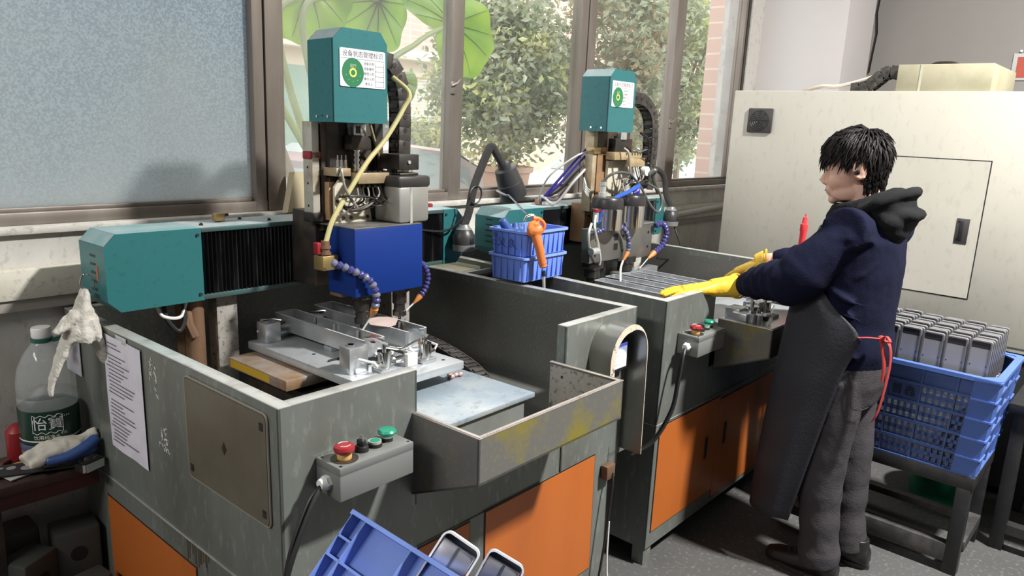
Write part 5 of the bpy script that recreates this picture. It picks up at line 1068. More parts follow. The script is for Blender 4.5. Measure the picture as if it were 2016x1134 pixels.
# blue crate
CW, CL, CH = .40, .66, .395
ct = thing('plastic_crate', 'worn blue plastic crate on the black stool, full of upright metal shells', 'crate', (3.115, .415, sh))
def crate_wall(m, n, L, H_, to3, cols, flare, solid_top=.28, label_cols=()):
    """lattice wall: to3(u, v, d) maps along/up/out"""
    def bx(u0, u1, v0, v1, d0, d1):
        P = [to3(u, v, d) for d in (d0, d1) for v in (v0, v1) for u in (u0, u1)]
        vs = [m.bm.verts.new(p) for p in P]
        for q in ((0, 1, 3, 2), (4, 6, 7, 5), (0, 4, 5, 1), (2, 3, 7, 6), (0, 2, 6, 4), (1, 5, 7, 3)): m._f([vs[i] for i in q])
    th = .004
    rows = (.0, .20, .40, .60, .80, 1.0)
    for v in rows: bx(0, L, v * H_ - (.006 if v > 0 else 0), v * H_ + (.006 if v < 1 else 0), -th, .014 if v in (0, 1.0) else .010)
    for k in range(cols + 1): u = L * k / cols; bx(max(0, u - .003), min(L, u + .003), 0, H_, -th, .009)
    bx(0, L, .80 * H_, H_, -th, 0)
    for k in range(cols):
        for r in range(4):
            u0 = L * k / cols; u1 = L * (k + 1) / cols; v0 = rows[r] * H_; v1 = rows[r + 1] * H_
            if (k, r) in label_cols: bx(u0, u1, v0, v1, -th, .0); continue
            n_ = 5; w = (u1 - u0) / n_
            for q in range(n_ + 1): bx(u0 + q * w - w * .22, u0 + q * w + w * .22, v0, v1, -th, 0)
            bx(u0, u1, (v0 + v1) / 2 - .008, (v0 + v1) / 2 + .008, -th, 0); bx(u0, u1, v0, v0 + .012, -th, 0)
def make_crate(ct, W, L, H_, m0, corner_m, label=True):
    fl = .03
    walls = MB()
    # faces: x=0 (to -x), x=W, y=0, y=L  with outward flare
    crate_wall(walls, 0, L, H_, lambda u, v, d: (-d - fl * v / H_, u + (2 * u / L - 1) * fl * v / H_, v), 6, fl, label_cols=((2, 3),) if label else ())
    crate_wall(walls, 0, L, H_, lambda u, v, d: (W + d + fl * v / H_, u + (2 * u / L - 1) * fl * v / H_, v), 6, fl)
    crate_wall(walls, 0, W, H_, lambda u, v, d: (u + (2 * u / W - 1) * fl * v / H_, -d - fl * v / H_, v), 4, fl)
    crate_wall(walls, 0, W, H_, lambda u, v, d: (u + (2 * u / W - 1) * fl * v / H_, L + d + fl * v / H_, v), 4, fl)
    walls.build('lattice_wall', m0, ct, smooth=False)
    m = MB(); m.box((.0, .0, 0), (W, L, .006)); m.build('crate_floor', m0, ct)
    for cx, cy, dx, dy in ((0, 0, -1, -1), (0, L, -1, 1), (W, 0, 1, -1), (W, L, 1, 1)):
        m = MB(); rg_ = []
        for z, k in ((0, 0), (H_, fl)):
            px, py = cx + dx * k, cy + dy * k; o_ = .013; ring = []
            P = [(px - dx * .07, py + dy * o_), (px - dx * .01, py + dy * o_), (px + dx * o_ * .8, py + dy * o_ * .8), (px + dx * o_, py - dy * .01), (px + dx * o_, py - dy * .07), (px, py - dy * .07), (px - dx * .005, py - dy * .005), (px - dx * .07, py)]
            rg_.append([(x, y, z) for x, y in P])
        m.rings(rg_); 
        for z in (.2, .4, .6, .8, 1): 
            k = fl * z; px, py = cx + dx * k, cy + dy * k; m.prism([(px - dx * .07, py), (px - dx * .07, py + dy * .017), (px + dx * .010, py + dy * .017), (px + dx * .017, py + dy * .010), (px + dx * .017, py - dy * .07), (px, py - dy * .07)], 'z', z * H_ - .007, z * H_)
        m.build('corner_post', corner_m, ct)
    m = MB(); k = fl + .016; o_ = rounded(W + 2 * k, L + 2 * k, .03, 5, (W / 2, L / 2)); i_ = rounded(W + 2 * k - .052, L + 2 * k - .052, .018, 5, (W / 2, L / 2))
    m.rings([[(x, y, H_ - .013) for x, y in i_], [(x, y, H_ - .013) for x, y in o_], [(x, y, H_ + .003) for x, y in o_], [(x, y, H_ + .003) for x, y in i_], [(x, y, H_ - .013) for x, y in i_]], True, False); m.build('rim', corner_m, ct)
make_crate(ct, CW, CL, CH, bluecrate2, mat('blue_crate_corner', (.09, .17, .50), .4, 0, dirt=(.06, .11, .34), amt=.5, scale=8))
m = MB(); fz = .70 * CH
m.text('普鑫', .046, (-.03 * fz / CH - .003, .272, fz), (0, -1, 0), (-.084, 0, 1), .003); m.build('lettering', mat('black_stencil', (.015, .015, .02), .6), ct, label='two black Chinese characters on the crate side')
# shells standing in rows
def shell(label, grp, loc, w=.071, t_=.020, h=.185):
    t = thing('device_shell', label, 'metal shell', loc, (0, 0, 0), grp)
    m = MB(); o_ = rounded(w, h, .008, 4, (0, h / 2)); i_ = rounded(w - .010, h - .010, .005, 4, (0, h / 2))
    m.rings([[(.003, y, z) for y, z in i_], [(0, y, z) for y, z in i_], [(0, y, z) for y, z in o_], [(t_ * .4, y * 1.0, z) for y, z in o_], [(t_, y * .98, z) for y, z in o_], [(t_, y, z) for y, z in i_], [(.003, y, z) for y, z in i_]], True, False); m.build('shell_frame', shellm, t)
    m = MB(); m.box((.003, -w / 2 + .004, .004), (.005, w / 2 - .004, h - .004)); m.m(1).box((.0022, -w / 2 + .005, .006), (.003, w / 2 - .005, h - .030)); m.m(0)
    for y in (-.026, .026):
        for z in (.02, .05, .09): m.cyl((.0015, y, z), (.0022, y, z), .0025, n=6)
    m.box((.0022, -w / 2 + .005, h - .028), (.0028, w / 2 - .005, h - .008)); m.build('face_plate', [shell_dark, mat_face], t)
    return t
mat_face = mat('grey_face_plate', (.42, .42, .45), .4, .4, dirt=(.33, .33, .35), amt=.5, scale=15)
ordn = ['front', 'second', 'third', 'fourth', 'fifth', 'sixth', 'seventh', 'eighth', 'back']
coln = ['first', 'second', 'third', 'fourth', 'fifth', 'sixth', 'seventh', 'eighth']
proto = None
for r_ in range(9):
    for c_ in range(7):
        x = 3.115 + .018 + r_ * .041; y = .415 + .05 + c_ * .0795
        lab = 'grey metal shell in the blue crate, %s row, %s from the right end' % (ordn[r_], coln[c_])
        loc = (x, y, sh + CH - .062 + (.004 if (r_ + c_) % 3 == 0 else 0))
        if proto is None: o = proto = shell(lab, 'grey metal shells standing in the blue crate', loc)
        else: o = copy_tree(proto); o.location = loc; o['label'] = lab
# layer below that carries the visible shells
o = MB().box((3.13, .43, sh + .007), (3.46, 1.02, sh + CH - .0625)).build('spacer_stack', mat('grey_shell_stack', (.25, .25, .27), .4, .4, dirt=(.6, .6, .6), amt=.8, scale=40, stretch=(1, 1, 2), lo=.55, hi=.6), None); tag(o, 'lower packed layer of grey shells glimpsed through the slots of the blue crate', 'metal parts')
# bucket, second table leg, red rod
t = thing('plastic_bucket', 'green plastic bucket on the floor behind the black stool', 'bucket', (3.80, .62, 0))
m = MB(); m.lathe([(.0, 0), (.125, 0), (.13, .01), (.155, .19), (.165, .195), (.165, .21), (.15, .21), (.145, .19), (.12, .015), (0, .012)], n=36); m.build('bucket_body', mat('translucent_green_plastic', (.01, .20, .10), .35, 0, dirt=(.005, .12, .06), amt=.5, scale=12), t)
m = MB(); m.tube(spline([(0, -.16, .2), (-.1, -.1, .17), (-.14, 0, .15), (-.1, .1, .17), (0, .16, .2)]), .003, 6); m.build('bucket_handle', chrome, t)
t = thing('black_table', 'black steel table frame cut by the right edge of the photo', 'table', (3.46, -.33, 0))
for x, y in ((0, .64), (0, 0), (.45, .64), (.45, 0)): MB().box((x, y, 0), (x + .05, y + .05, .60), .002).build('leg', ironblack, t)
m = MB(); m.box((-.02, -.02, .60), (.52, .71, .64), .003); m.build('table_top', ironblack, t)
for a, b in (((.0, .05, .08), (.05, .64, .12)), ((.45, .05, .08), (.5, .64, .12))): MB().box(a, b).build('stretcher', ironblack, t)
t = thing('red_tube', 'red plastic tube with a stepped tip standing in the far tub corner', 'tube', (3.30, 1.24, .95))
m = MB(); d = Vector((.05, .0, 1)).normalized(); m.lathe([(.014, 0), (.0145, .28), (.017, .285), (.017, .315), (.012, .318), (.010, .345), (.004, .35), (.003, .362)], (0, 0, 0), d, 20); m.build('tube_body', mat('bright_red_plastic', (.75, .05, .06), .35), t)
m = MB(); m.box((-.05, -.05, -.02), (.06, .05, 0)); m.build('tube_foot', darkiron, t)

# foreground crate, tipped towards the right, with shells in it, standing on a low stand
fs = thing('black_stand', 'low black stand under the tipped blue crate at the bottom edge', 'stand', (.80, .62, 0))
m = MB(); m.box((-.22, -.36, .52), (.26, .36, .55), .003); m.build('stand_top', ironblack, fs)
for x in (-.2, .2):
    for y in (-.33, .29): MB().box((x, y, 0), (x + .04, y + .04, .52), .002).build('leg', ironblack, fs)
fg = thing('plastic_crate', 'tipped pale blue plastic crate at the bottom edge in front of the near machine', 'crate', (.66, .40, .60), (0, R(0), 0))
FGW, FGL, FGH = .34, .56, .26
def slab_crate(ct, W, L, H_):
    m = MB()
    def wall(to3, L_, us, side=0):
        def bx(u0, u1, v0, v1, d0, d1):
            P = [to3(u, v, d) for d in (d0, d1) for v in (v0, v1) for u in (u0, u1)]; vs = [m.bm.verts.new(p) for p in P]
            for q in ((0, 1, 3, 2), (4, 6, 7, 5), (0, 4, 5, 1), (2, 3, 7, 6), (0, 2, 6, 4), (1, 5, 7, 3)): m._f([vs[i] for i in q])
        bx(0, L_, 0, H_, -.004, 0)
        for u in us: bx(max(0, u - .002), min(L_, u + .002), 0, H_, 0, .022)
        for v in (0, .05, H_ - .128, H_ - .078): bx(0, L_, v - .002, v + .002, 0, .022)
        for a_, b_ in ((us[0], us[1]), (us[-2], us[-1])): bx(a_, b_, H_ - .047, H_ - .043, 0, .022)
        bx(0, L_, H_ - .007, H_, -.006, .027)
        for k in range(1, len(us) - 2):
            for q in range(3):
                w = (us[k + 1] - us[k]) / 3; bx(us[k] + w * (q + .2), us[k] + w * (q + .8), .06, H_ - .15, 0, .006)
    uL = [0, .036, .15, .28, .41, L - .036, L]; uW = [0, .036, W / 2, W - .036, W]
    wall(lambda u, v, d: (-d, u, v), L, uL); wall(lambda u, v, d: (W + d, u, v), L, uL); wall(lambda u, v, d: (u, -d, v), W, uW); wall(lambda u, v, d: (u, L + d, v), W, uW)
    m.build('ribbed_wall', bluepale, ct, smooth=False)
    MB().box((0, 0, 0), (W, L, .006)).build('crate_floor', bluepale, ct)
slab_crate(fg, FGW, FGL, FGH)
FGROT = 47
# ------------------------------------------------------------------ the man at the far machine
pn = thing('person', 'man in navy hooded sweatshirt, dark apron and yellow gloves reaching into the far machine', 'person', (2.80, .80, 0))
skin = mat('skin', (.72, .44, .33), .5, 0, dirt=(.62, .34, .25), amt=.4, scale=14)
skin.node_tree.nodes['Principled BSDF'].inputs['Subsurface Weight'].default_value = .0
HO = Vector((0, .083, 1.535)); HR = Euler((R(-9), 0, R(10))).to_matrix(); HS = 1.06
def hp(p): return HO + HR @ (Vector(p) * HS)
def hs(m, c, r): m.sph(hp(c), [q * HS for q in r], 20, 14, HR)
def loft(m, secs, n=28, e=2.0):
    """secs: centre, half-width vector a, half-depth vector b"""
    rg_ = []
    for c, a, b in secs:
        c, a, b = Vector(c), Vector(a), Vector(b); ring = []
        for k in range(n):
            t_ = 2 * PI * k / n; ct_, st_ = math.cos(t_), math.sin(t_)
            ring.append(c + a * math.copysign(abs(ct_) ** (2 / e), ct_) + b * math.copysign(abs(st_) ** (2 / e), st_))
        rg_.append(ring)
    m.rings(rg_)
LSH, LEL, LWR = Vector((-.150, .035, 1.325)), Vector((-.235, .175, 1.155)), Vector((-.145, .40, 1.078))
RSH, REL, RWR = Vector((.150, .0, 1.315)), Vector((.25, .17, 1.18)), Vector((.165, .415, 1.14))
LTIP = Vector((-.36, .61, 1.045))
m = MB()
# head
hs(m, (0, .004, .046), (.076, .090, .086)); hs(m, (0, .038, -.015), (.063, .058, .088)); hs(m, (0, .040, -.066), (.053, .050, .038)); hs(m, (0, .080, -.090), (.021, .017, .016))
for s_ in (-1, 1):
    hs(m, (s_ * .038, .055, -.030), (.024, .033, .032)); hs(m, (s_ * .009, .103, -.030), (.009, .011, .008)); hs(m, (s_ * .030, .083, .010), (.015, .011, .009))
    hs(m, (s_ * .045, .03, -.07), (.014, .045, .026))
    hs(m, (s_ * .077, -.018, .0), (.009, .021, .031)); m.tube([hp((s_ * (.083 + .004 * math.sin(k * .4)), -.020 + .021 * math.sin(k * PI / 8 - .2), .004 + .030 * math.cos(k * PI / 8 - .2))) for k in range(11)], .005, 8)
m.tube([hp((x, .090 - abs(x) * .28, .032 - abs(x) * .12)) for x in (-.048, -.03, -.012, 0, .012, .03, .048)], .011, 8)
m.tube([hp(p) for p in ((0, .088, .022), (0, .098, .002), (0, .110, -.018), (0, .116, -.026))], .010, 10, rf=lambda q: .008 + .005 * q)
m.tube([hp((x, .101 - x * x * 26, -.051 - abs(x) * .1)) for x in (-.022, -.011, 0, .011, .022)], .006, 8, rf=lambda q: .003 + .0022 * math.sin(q * PI))
m.tube([hp((x, .099 - x * x * 26, -.063 + abs(x) * .12)) for x in (-.02, -.01, 0, .01, .02)], .0065, 8, rf=lambda q: .003 + .003 * math.sin(q * PI))
hs(m, (0, .086, -.056), (.030, .016, .022))
loft(m, [((0, .02, 1.34), (.075, 0, 0), (0, .065, 0)), ((0, .035, 1.41), (.058, 0, 0), (0, .060, 0)), ((0, .055, 1.49), (.055, 0, 0), (0, .058, 0))])
# torso, arms, legs under the clothes
loft(m, [((0, .02, .82), (.15, 0, 0), (0, .10, 0)), ((0, .03, 1.0), (.14, 0, 0), (0, .10, 0)), ((0, .02, 1.2), (.16, 0, 0), (0, .11, 0)), ((0, .01, 1.33), (.17, 0, 0), (0, .08, 0)), ((0, .02, 1.39), (.09, 0, 0), (0, .06, 0))])
for S_, E_, W_ in ((LSH, LEL, LWR), (RSH, REL, RWR)):
    m.tube(spline([S_ + Vector((0, 0, -.01)), E_, W_, W_ + (W_ - E_).normalized() * .06], 8), .04, 14, rf=lambda q: .050 - .022 * min(1, q * 1.15))
for s_ in (-1, 1): m.tube(spline([(s_ * .09, .02, .84), (s_ * .1, .02, .47), (s_ * .1, -.022, .08)], 8), .06, 14, rf=lambda q: .075 - .037 * q)
m.m(0)
bodyo = remesh(m.build('body', [skin], pn), .0045, 5)
# eyes, brows and lips as thin features on the head
m = MB()
for s_ in (-1, 1): m.tube([hp((s_ * (.030 + x), .0935 - abs(x) * .35, .011)) for x in (-.014, -.007, 0, .007, .014)], .0022, 6)
for s_ in (-1, 1): m.m(0).tube([hp((s_ * (.031 + x), .098 - abs(x) * .35 - (x > 0) * x * .3, .030 + .002 * math.cos(x * 80))) for x in (-.018, -.009, 0, .009, .018)], .0032, 6)
m.build('brow_and_lashes', mat('dark_brow', (.02, .015, .012), .6), pn)
m = MB(); m.tube([hp((x, .1045 - x * x * 26, -.0565)) for x in (-.019, -.01, 0, .01, .019)], .0028, 6); m.build('mouth_line', mat('lip', (.36, .14, .11), .5), pn)
# hair
hair = mat('black_hair', (.010, .008, .008), .55, spec=.2)
rg = random.Random(21); m = MB()
def hairline(y): # lowest z of the hair at depth y (head units)
    if y > .03: return .060 - (y - .03) * .1
    if y > -.03: return .036
    return .036 - (-.03 - y) * 1.9
def scalp(a, e, k=1.0):
    return Vector((.079 * math.cos(e) * math.cos(a) * k, -.001 + .095 * math.cos(e) * math.sin(a) * k, .046 + .090 * math.sin(e) * k))
NA, NE = 48, 26
V = {}
for i in range(NA):
    for j in range(NE + 1):
        e = -1.25 + (PI / 2 + 1.25) * j / NE; V[i, j] = scalp(2 * PI * i / NA, e, 1.05)
for i in range(NA):
    for j in range(NE):
        q = [V[i, j], V[(i + 1) % NA, j], V[(i + 1) % NA, j + 1], V[i, j + 1]]; c = sum(q, Vector()) / 4
        if c.z > hairline(c.y) - .004: m.poly([hp(p) for p in q])
crown = Vector((.0, -.035, .135))
for i in range(18):   # nape patch
    for j in range(10):
        def np_(i, j):
            a = R(200 + 140 * i / 18); z = .03 - .115 * j / 10; rr = 1.05 - .22 * (j / 10) ** 2; return Vector((.075 * rr * math.cos(a), -.006 + .086 * rr * math.sin(a) + .012 * j / 10, z))
        m.poly([hp(np_(i, j)), hp(np_(i + 1, j)), hp(np_(i + 1, j + 1)), hp(np_(i, j + 1))])
for k in range(330):
    a = R(rg.uniform(198, 342)); j = rg.uniform(0, 9.3); rr = 1.06 - .22 * (j / 10) ** 2; p = Vector((.075 * rr * math.cos(a), -.006 + .086 * rr * math.sin(a) + .0012 * j * 10 / 10, .03 - .0115 * j)); q_ = p + Vector((rg.gauss(0, .004) - p.x * .12, .004, -rg.uniform(.016, .03))); o_ = Vector((p.x, p.y, 0)).normalized() * .004; m.tube([hp(p), hp((p + q_) / 2 + o_), hp(q_)], .004, 5, rf=lambda q: .0048 * (1 - q) + .0006)
n_ = 0
while n_ < 1150:
    a = rg.uniform(0, 2 * PI); e = math.asin(rg.uniform(-.75, 1)); p = scalp(a, e, 1.02)
    if p.z < hairline(p.y): continue
    n_ += 1
    nrm = Vector((p.x / .079 ** 2, (p.y + .001) / .095 ** 2, (p.z - .046) / .09 ** 2)).normalized()
    fl = (p - crown); fl = fl - nrm * fl.dot(nrm); fl = fl.normalized() if fl.length > 1e-4 else Vector((0, 1, 0))
    front = p.y > .02 and p.z > .06
    d = fl + Vector((rg.gauss(0, .25), rg.gauss(0, .25), rg.gauss(0, .2)))
    if front: d += Vector((-.15, .45, -.1))
    d = (d - nrm * d.dot(nrm) * .8).normalized(); lift = rg.uniform(.08, .26) if p.z > .03 else rg.uniform(.03, .15)
    if p.z > .10: lift += rg.uniform(0, .3) ** 1.5
    L_ = rg.uniform(.030, .052) if p.z > .03 else rg.uniform(.014, .026)
    if front: L_ *= 1.15
    p1 = p + d * L_ * .5 + nrm * L_ * lift * .8; p2 = p + d * L_ + nrm * L_ * lift * .7 + Vector((0, 0, -.12 * L_))
    m.tube([hp(p), hp(p1), hp(p2)], .005, 5, rf=lambda q: .0058 * (1 - q) + .0006)
for k in range(150):   # fringe over the forehead, longer towards the camera side
    x = rg.uniform(-.066, .062); p = Vector((x, .084 - abs(x) * .5, .098 + rg.uniform(-.02, .012)))
    z1 = .050 + .020 * rg.random() - (.006 if x < -.02 else 0); p2 = Vector((x * 1.06 - .006, .106 - abs(x) * .62 + rg.uniform(-.004, .006), z1)); p1 = (p + p2) / 2 + Vector((0, .014, .006))
    m.tube([hp(p), hp(p1), hp(p2)], .006, 5, rf=lambda q: .0085 * (1 - q * .8))
for k in range(60):   # sideburn and hair in front of the ear
    s_ = rg.choice((-1, 1)); p = Vector((s_ * .073, rg.uniform(.006, .030), .045)); p2 = p + Vector((0, rg.uniform(-.004, .004), -rg.uniform(.025, .045))); m.tube([hp(p), hp((p + p2) / 2 + Vector((s_ * .003, 0, 0))), hp(p2)], .004, 5, rf=lambda q: .0045 * (1 - q * .85))
m.build('hair', hair, pn, ang=70)
m = MB(); m.sph(hp((-.083, -.010, -.004)), (.009, .009, .010), 14, 10); m.tube([hp((-.086, -.008, -.002)), hp((-.094, .0, -.006))], .006, 10); m.m(1).sph(hp((-.094, -.004, .002)), (.002, .002, .002), 8, 6)
m.build('earbud', [mat('glossy_black_bud', (.01, .01, .01), .15), chrome], pn)

# hooded sweatshirt
navy = mat('navy_fleece', (.0075, .009, .025), .95, 0, dirt=(.005, .006, .017), amt=.5, scale=6, bump=.25, bump_scale=260, spec=.12)
m = MB()
loft(m, [((0, .028, .825), (.176, 0, 0), (0, .132, 0)), ((0, .028, .85), (.184, 0, 0), (0, .143, 0)), ((0, .026, .90), (.190, 0, 0), (0, .152, 0)), ((0, .03, .985), (.180, 0, 0), (0, .140, 0)), ((0, .038, 1.08), (.19, 0, 0), (0, .148, 0)), ((0, .036, 1.20), (.20, 0, 0), (0, .148, 0)), ((0, .035, 1.30), (.205, 0, 0), (0, .140, 0)), ((0, .035, 1.36), (.175, 0, 0), (0, .118, 0)), ((0, .03, 1.405), (.11, 0, 0), (0, .082, 0)), ((0, .04, 1.425), (.08, 0, 0), (0, .07, 0))], 36)
for s_ in (-1, 1): m.tube(spline([(s_ * .02, .035, 1.385), (s_ * .075, .02, 1.362), (s_ * .15, .025, 1.325), (s_ * .165, .02, 1.29)]), .07, 20, rf=lambda q: .052 + .028 * q)
def sleeve(S_, E_, W_, ph):
    e1 = W_ + (W_ - E_).normalized() * -.012
    P = spline([S_ + Vector((math.copysign(-.07, S_.x), 0, .02)), S_, S_.lerp(E_, .55) + Vector((math.copysign(.012, S_.x), 0, -.006)), E_ + Vector((0, -.005, -.006)), E_.lerp(W_, .35), E_.lerp(W_, .7), e1], 10)
    def rf(q):
        base = .078 if q < .2 else (.078 + (q - .2) * .03 if q < .5 else .087 - (q - .5) * .088)
        return base + (.0075 * (math.sin(q * 52 + ph + 2.2 * math.sin(q * 9)) ** 3) * min(1, max(0, (q - .30) * 4)) * (1 if q < .9 else .25))
    m.tube(P, .07, 24, rf=rf)
    m.tube([e1 - (e1 - E_).normalized() * .03, e1 + (e1 - E_).normalized() * .012], .04, 20)
sleeve(LSH, LEL, LWR, 0); sleeve(RSH, REL, RWR, 1.3)
for pts_, r_ in (([(-.165, .11, 1.19), (-.193, .05, 1.13), (-.197, -.02, 1.10), (-.16, -.085, 1.095)], .011), ([(-.172, .09, 1.12), (-.196, .01, 1.06), (-.17, -.07, 1.03)], .010), ([(-.178, .09, 1.05), (-.187, .03, 1.00), (-.165, -.06, .965)], .011), ([(-.14, -.07, 1.24), (-.175, -.03, 1.19), (-.19, .04, 1.16)], .010), ([(-.182, .06, .955), (-.188, .0, .918), (-.168, -.055, .90)], .012)):
    m.tube(spline(pts_, 6), r_, 8, rf=lambda q, r_=r_: r_ * (.35 + .65 * math.sin(q * PI)))
ho = remesh(m.build('sweatshirt', navy, pn), .0075, 6, [(.09, .010)])
m = MB()
for rz, dz in ((.012, .0), (.012, .0)): pass
ring = []
for k in range(33):
    a = 2 * PI * k / 32; ring.append(Vector((.098 * math.cos(a), .045 + .092 * math.sin(a), 1.388 - .020 * math.sin(a) + .03 * max(0, -math.sin(a)))))
m.tube(ring, .03, 14); m.tube([p + Vector((0, 0, .028)) for p in ring], .019, 12)
m.sph((0, -.062, 1.425), (.118, .058, .062), 24, 16); m.sph((0, -.068, 1.375), (.135, .062, .058), 24, 16); m.sph((-.03, -.07, 1.345), (.085, .05, .045), 20, 14); m.sph((.05, -.06, 1.35), (.085, .05, .045), 20, 14)
m.tube(spline([(-.125, .02, 1.40), (-.12, -.05, 1.445), (-.05, -.105, 1.475), (.05, -.105, 1.475), (.12, -.05, 1.445), (.125, .02, 1.40)]), .019, 12); m.tube(spline([(-.11, -.02, 1.40), (-.06, -.125, 1.40), (.06, -.125, 1.40)]), .022, 12)
remesh(m.build('hood', mat('charcoal_fleece', (.016, .016, .017), .95, 0, dirt=(.007, .007, .008), amt=.5, scale=9, bump=.25, bump_scale=260, spec=.12), pn), .007, 3, [(.06, .008)])

# trousers
tm = mat('grey_work_trousers', (.055, .051, .057), .9, 0, dirt=(.040, .037, .041), amt=.6, scale=7, bump=.3, bump_scale=200, spec=.12)
m = MB()
loft(m, [((0, .025, .93), (.165, 0, 0), (0, .122, 0)), ((0, .02, .86), (.180, 0, 0), (0, .135, 0)), ((0, .02, .78), (.182, 0, 0), (0, .135, 0)), ((0, .02, .70), (.175, 0, 0), (0, .115, 0))], 32)
def leg(x, yk, ya, ph):
    P = spline([(x * .95, .02, .80), (x, .02, .66), (x, yk, .45), (x, (yk + ya) / 2 + .005, .26), (x, ya, .06)], 12)
    m.tube(P, .08, 26, rf=lambda q: (.100 - .028 * min(1, q * 1.3)) + .0025 * math.sin(q * 42 + ph) * max(0, min(1, (q - .45) * 3)) + (.004 if q > .93 else 0))
leg(-.098, .028, -.008, 0); leg(.10, -.005, -.045, 2)
for x, dy, sg in ((-.098, .02, -1), (.10, -.01, -1)):
    for z, r_ in ((.62, .006), (.52, .007), (.45, .008), (.36, .006), (.20, .006), (.14, .008), (.095, .009)):
        a0 = 2.2 + z * 7; cy = dy * (1 if z > .3 else .8) + .006; rr = .078 if z > .4 else .072
        m.tube([(x + rr * math.cos(a0 + k * .28), cy + rr * math.sin(a0 + k * .28), z - .035 + .011 * k * (1 if z * 100 % 2 < 1 else -1) + .02 * math.sin(z * 40)) for k in range(11)], r_, 8, rf=lambda q, r_=r_: r_ * (.3 + .7 * math.sin(q * PI)))
remesh(m.build('trousers', tm, pn), .0075, 3, [(.09, .010)])
m = MB(); m.tube(spline([(-.174, -.045, .84), (-.176, -.055, .80), (-.168, -.06, .725), (-.146, -.085, .715), (-.12, -.105, .725)]), .0016, 5); m.tube(spline([(-.172, .02, .90), (-.190, .022, .84), (-.193, .02, .70), (-.195, .03, .60)]), .0022, 5); m.build('pocket_seam', mat('seam_thread', (.025, .023, .026), .8), pn)
# shoes
for k, (x, y) in enumerate(((-.10, .012), (.10, -.04))):
    m = MB(); 
    secs = [((x, y - .095, .045), (.030, 0, 0), (0, 0, .036)), ((x, y - .06, .055), (.040, 0, 0), (0, 0, .048)), ((x, y + .0, .055), (.043, 0, 0), (0, 0, .05)), ((x, y + .07, .042), (.047, 0, 0), (0, 0, .038)), ((x, y + .14, .034), (.046, 0, 0), (0, 0, .030)), ((x, y + .175, .028), (.030, 0, 0), (0, 0, .022))]
    loft(m, secs, 20); m.cyl((x, y - .045, .05), (x, y - .045, .12), .045, .042, 20)
    so = remesh(m.build('shoe', mat('black_shoe_%d' % k, (.014, .013, .013), .42), pn), .006, 4)
    m = MB(); o_ = []
    for q in range(36):
        a = 2 * PI * q / 36; cy = math.sin(a); wd = .046 if cy > 0 else .040; o_.append((x + wd * math.cos(a) * (1 - .12 * abs(cy)), y + .04 + .140 * cy))
    m.prism(o_, 'z', .0, .018); m.build('sole', mat('shoe_sole_%d' % k, (.03, .028, .027), .6), so)
    m = MB()
    for q in range(4): m.tube([(x - .02, y + .02 + q * .022, .098 - q * .009), (x, y + .026 + q * .022, .105 - q * .010), (x + .02, y + .02 + q * .022, .098 - q * .009)], .0028, 6)
    m.build('laces', mat('lace_%d' % k, (.05, .05, .05), .7), so)

# apron
levels = [(.228, [(-.185, .095), (-.205, .165), (-.165, .250), (0, .285), (.165, .25), (.19, .16)]), (.45, [(-.195, .05), (-.215, .145), (-.17, .242), (0, .272), (.17, .242), (.2, .12)]), (.74, [(-.200, -.008), (-.217, .11), (-.17, .222), (0, .255), (.17, .222), (.21, .06)]), (.86, [(-.200, -.035), (-.213, .09), (-.168, .212), (0, .246), (.168, .212), (.21, .03)]), (.985, [(-.198, -.063), (-.21, .075), (-.165, .20), (0, .236), (.165, .20), (.205, .0)]), (1.08, [(-.198, .04), (-.196, .11), (-.14, .198), (0, .228), (.14, .198), (.19, .07)]), (1.20, [(-.165, .140), (-.145, .165), (-.10, .195), (0, .210), (.10, .195), (.165, .14)]), (1.33, [(-.115, .135), (-.10, .147), (-.06, .165), (0, .175), (.06, .165), (.115, .135)])]
def apron_pt(u, v):
    rows = []
    for z, pts in levels:
        P = spline([(x, y, z) for x, y in pts], 8); rows.append(P[min(len(P) - 1, int(round(u * (len(P) - 1))))])
    S_ = spline(rows, 8); q = v * (len(S_) - 1); i = int(q); p = S_[i].lerp(S_[min(i + 1, len(S_) - 1)], q - i)
    w = .006 * math.sin(u * 19 + v * 3) * (1 - v); return p + Vector((w * .5, w, 0))
m = MB(); m.grid(apron_pt, 40, 46)
ap = m.build('apron', mat('dark_waxed_apron', (.016, .017, .025), .65, 0, dirt=(.03, .03, .036), amt=.5, scale=5, bump=.15, bump_scale=90), pn, ang=80)
sm = ap.modifiers.new('cloth', 'SOLIDIFY'); sm.thickness = .004
redt = mat('red_ribbon', (.36, .035, .03), .7)
m = MB(); k0 = (-.150, -.118, .985)
m.tube(spline([(-.203, -.058, .985), (-.190, -.09, .99), k0]), .006, 8, flat=.4); m.sph(k0, (.012, .014, .012), 10, 8)
m.tube(spline([k0, (-.157, -.148, .972), (-.152, -.158, .91), (-.155, -.155, .82), (-.157, -.145, .73), (-.157, -.132, .69)]), .008, 8, flat=.35); m.tube(spline([k0, (-.163, -.128, .965), (-.163, -.143, .90), (-.161, -.146, .84)]), .007, 8, flat=.35); m.tube(spline([k0, (-.165, -.138, 1.0), (-.175, -.153, .985), (-.163, -.12, .978)]), .006, 8, flat=.35)
m.build('apron_tie', redt, ap, label='red apron strings')

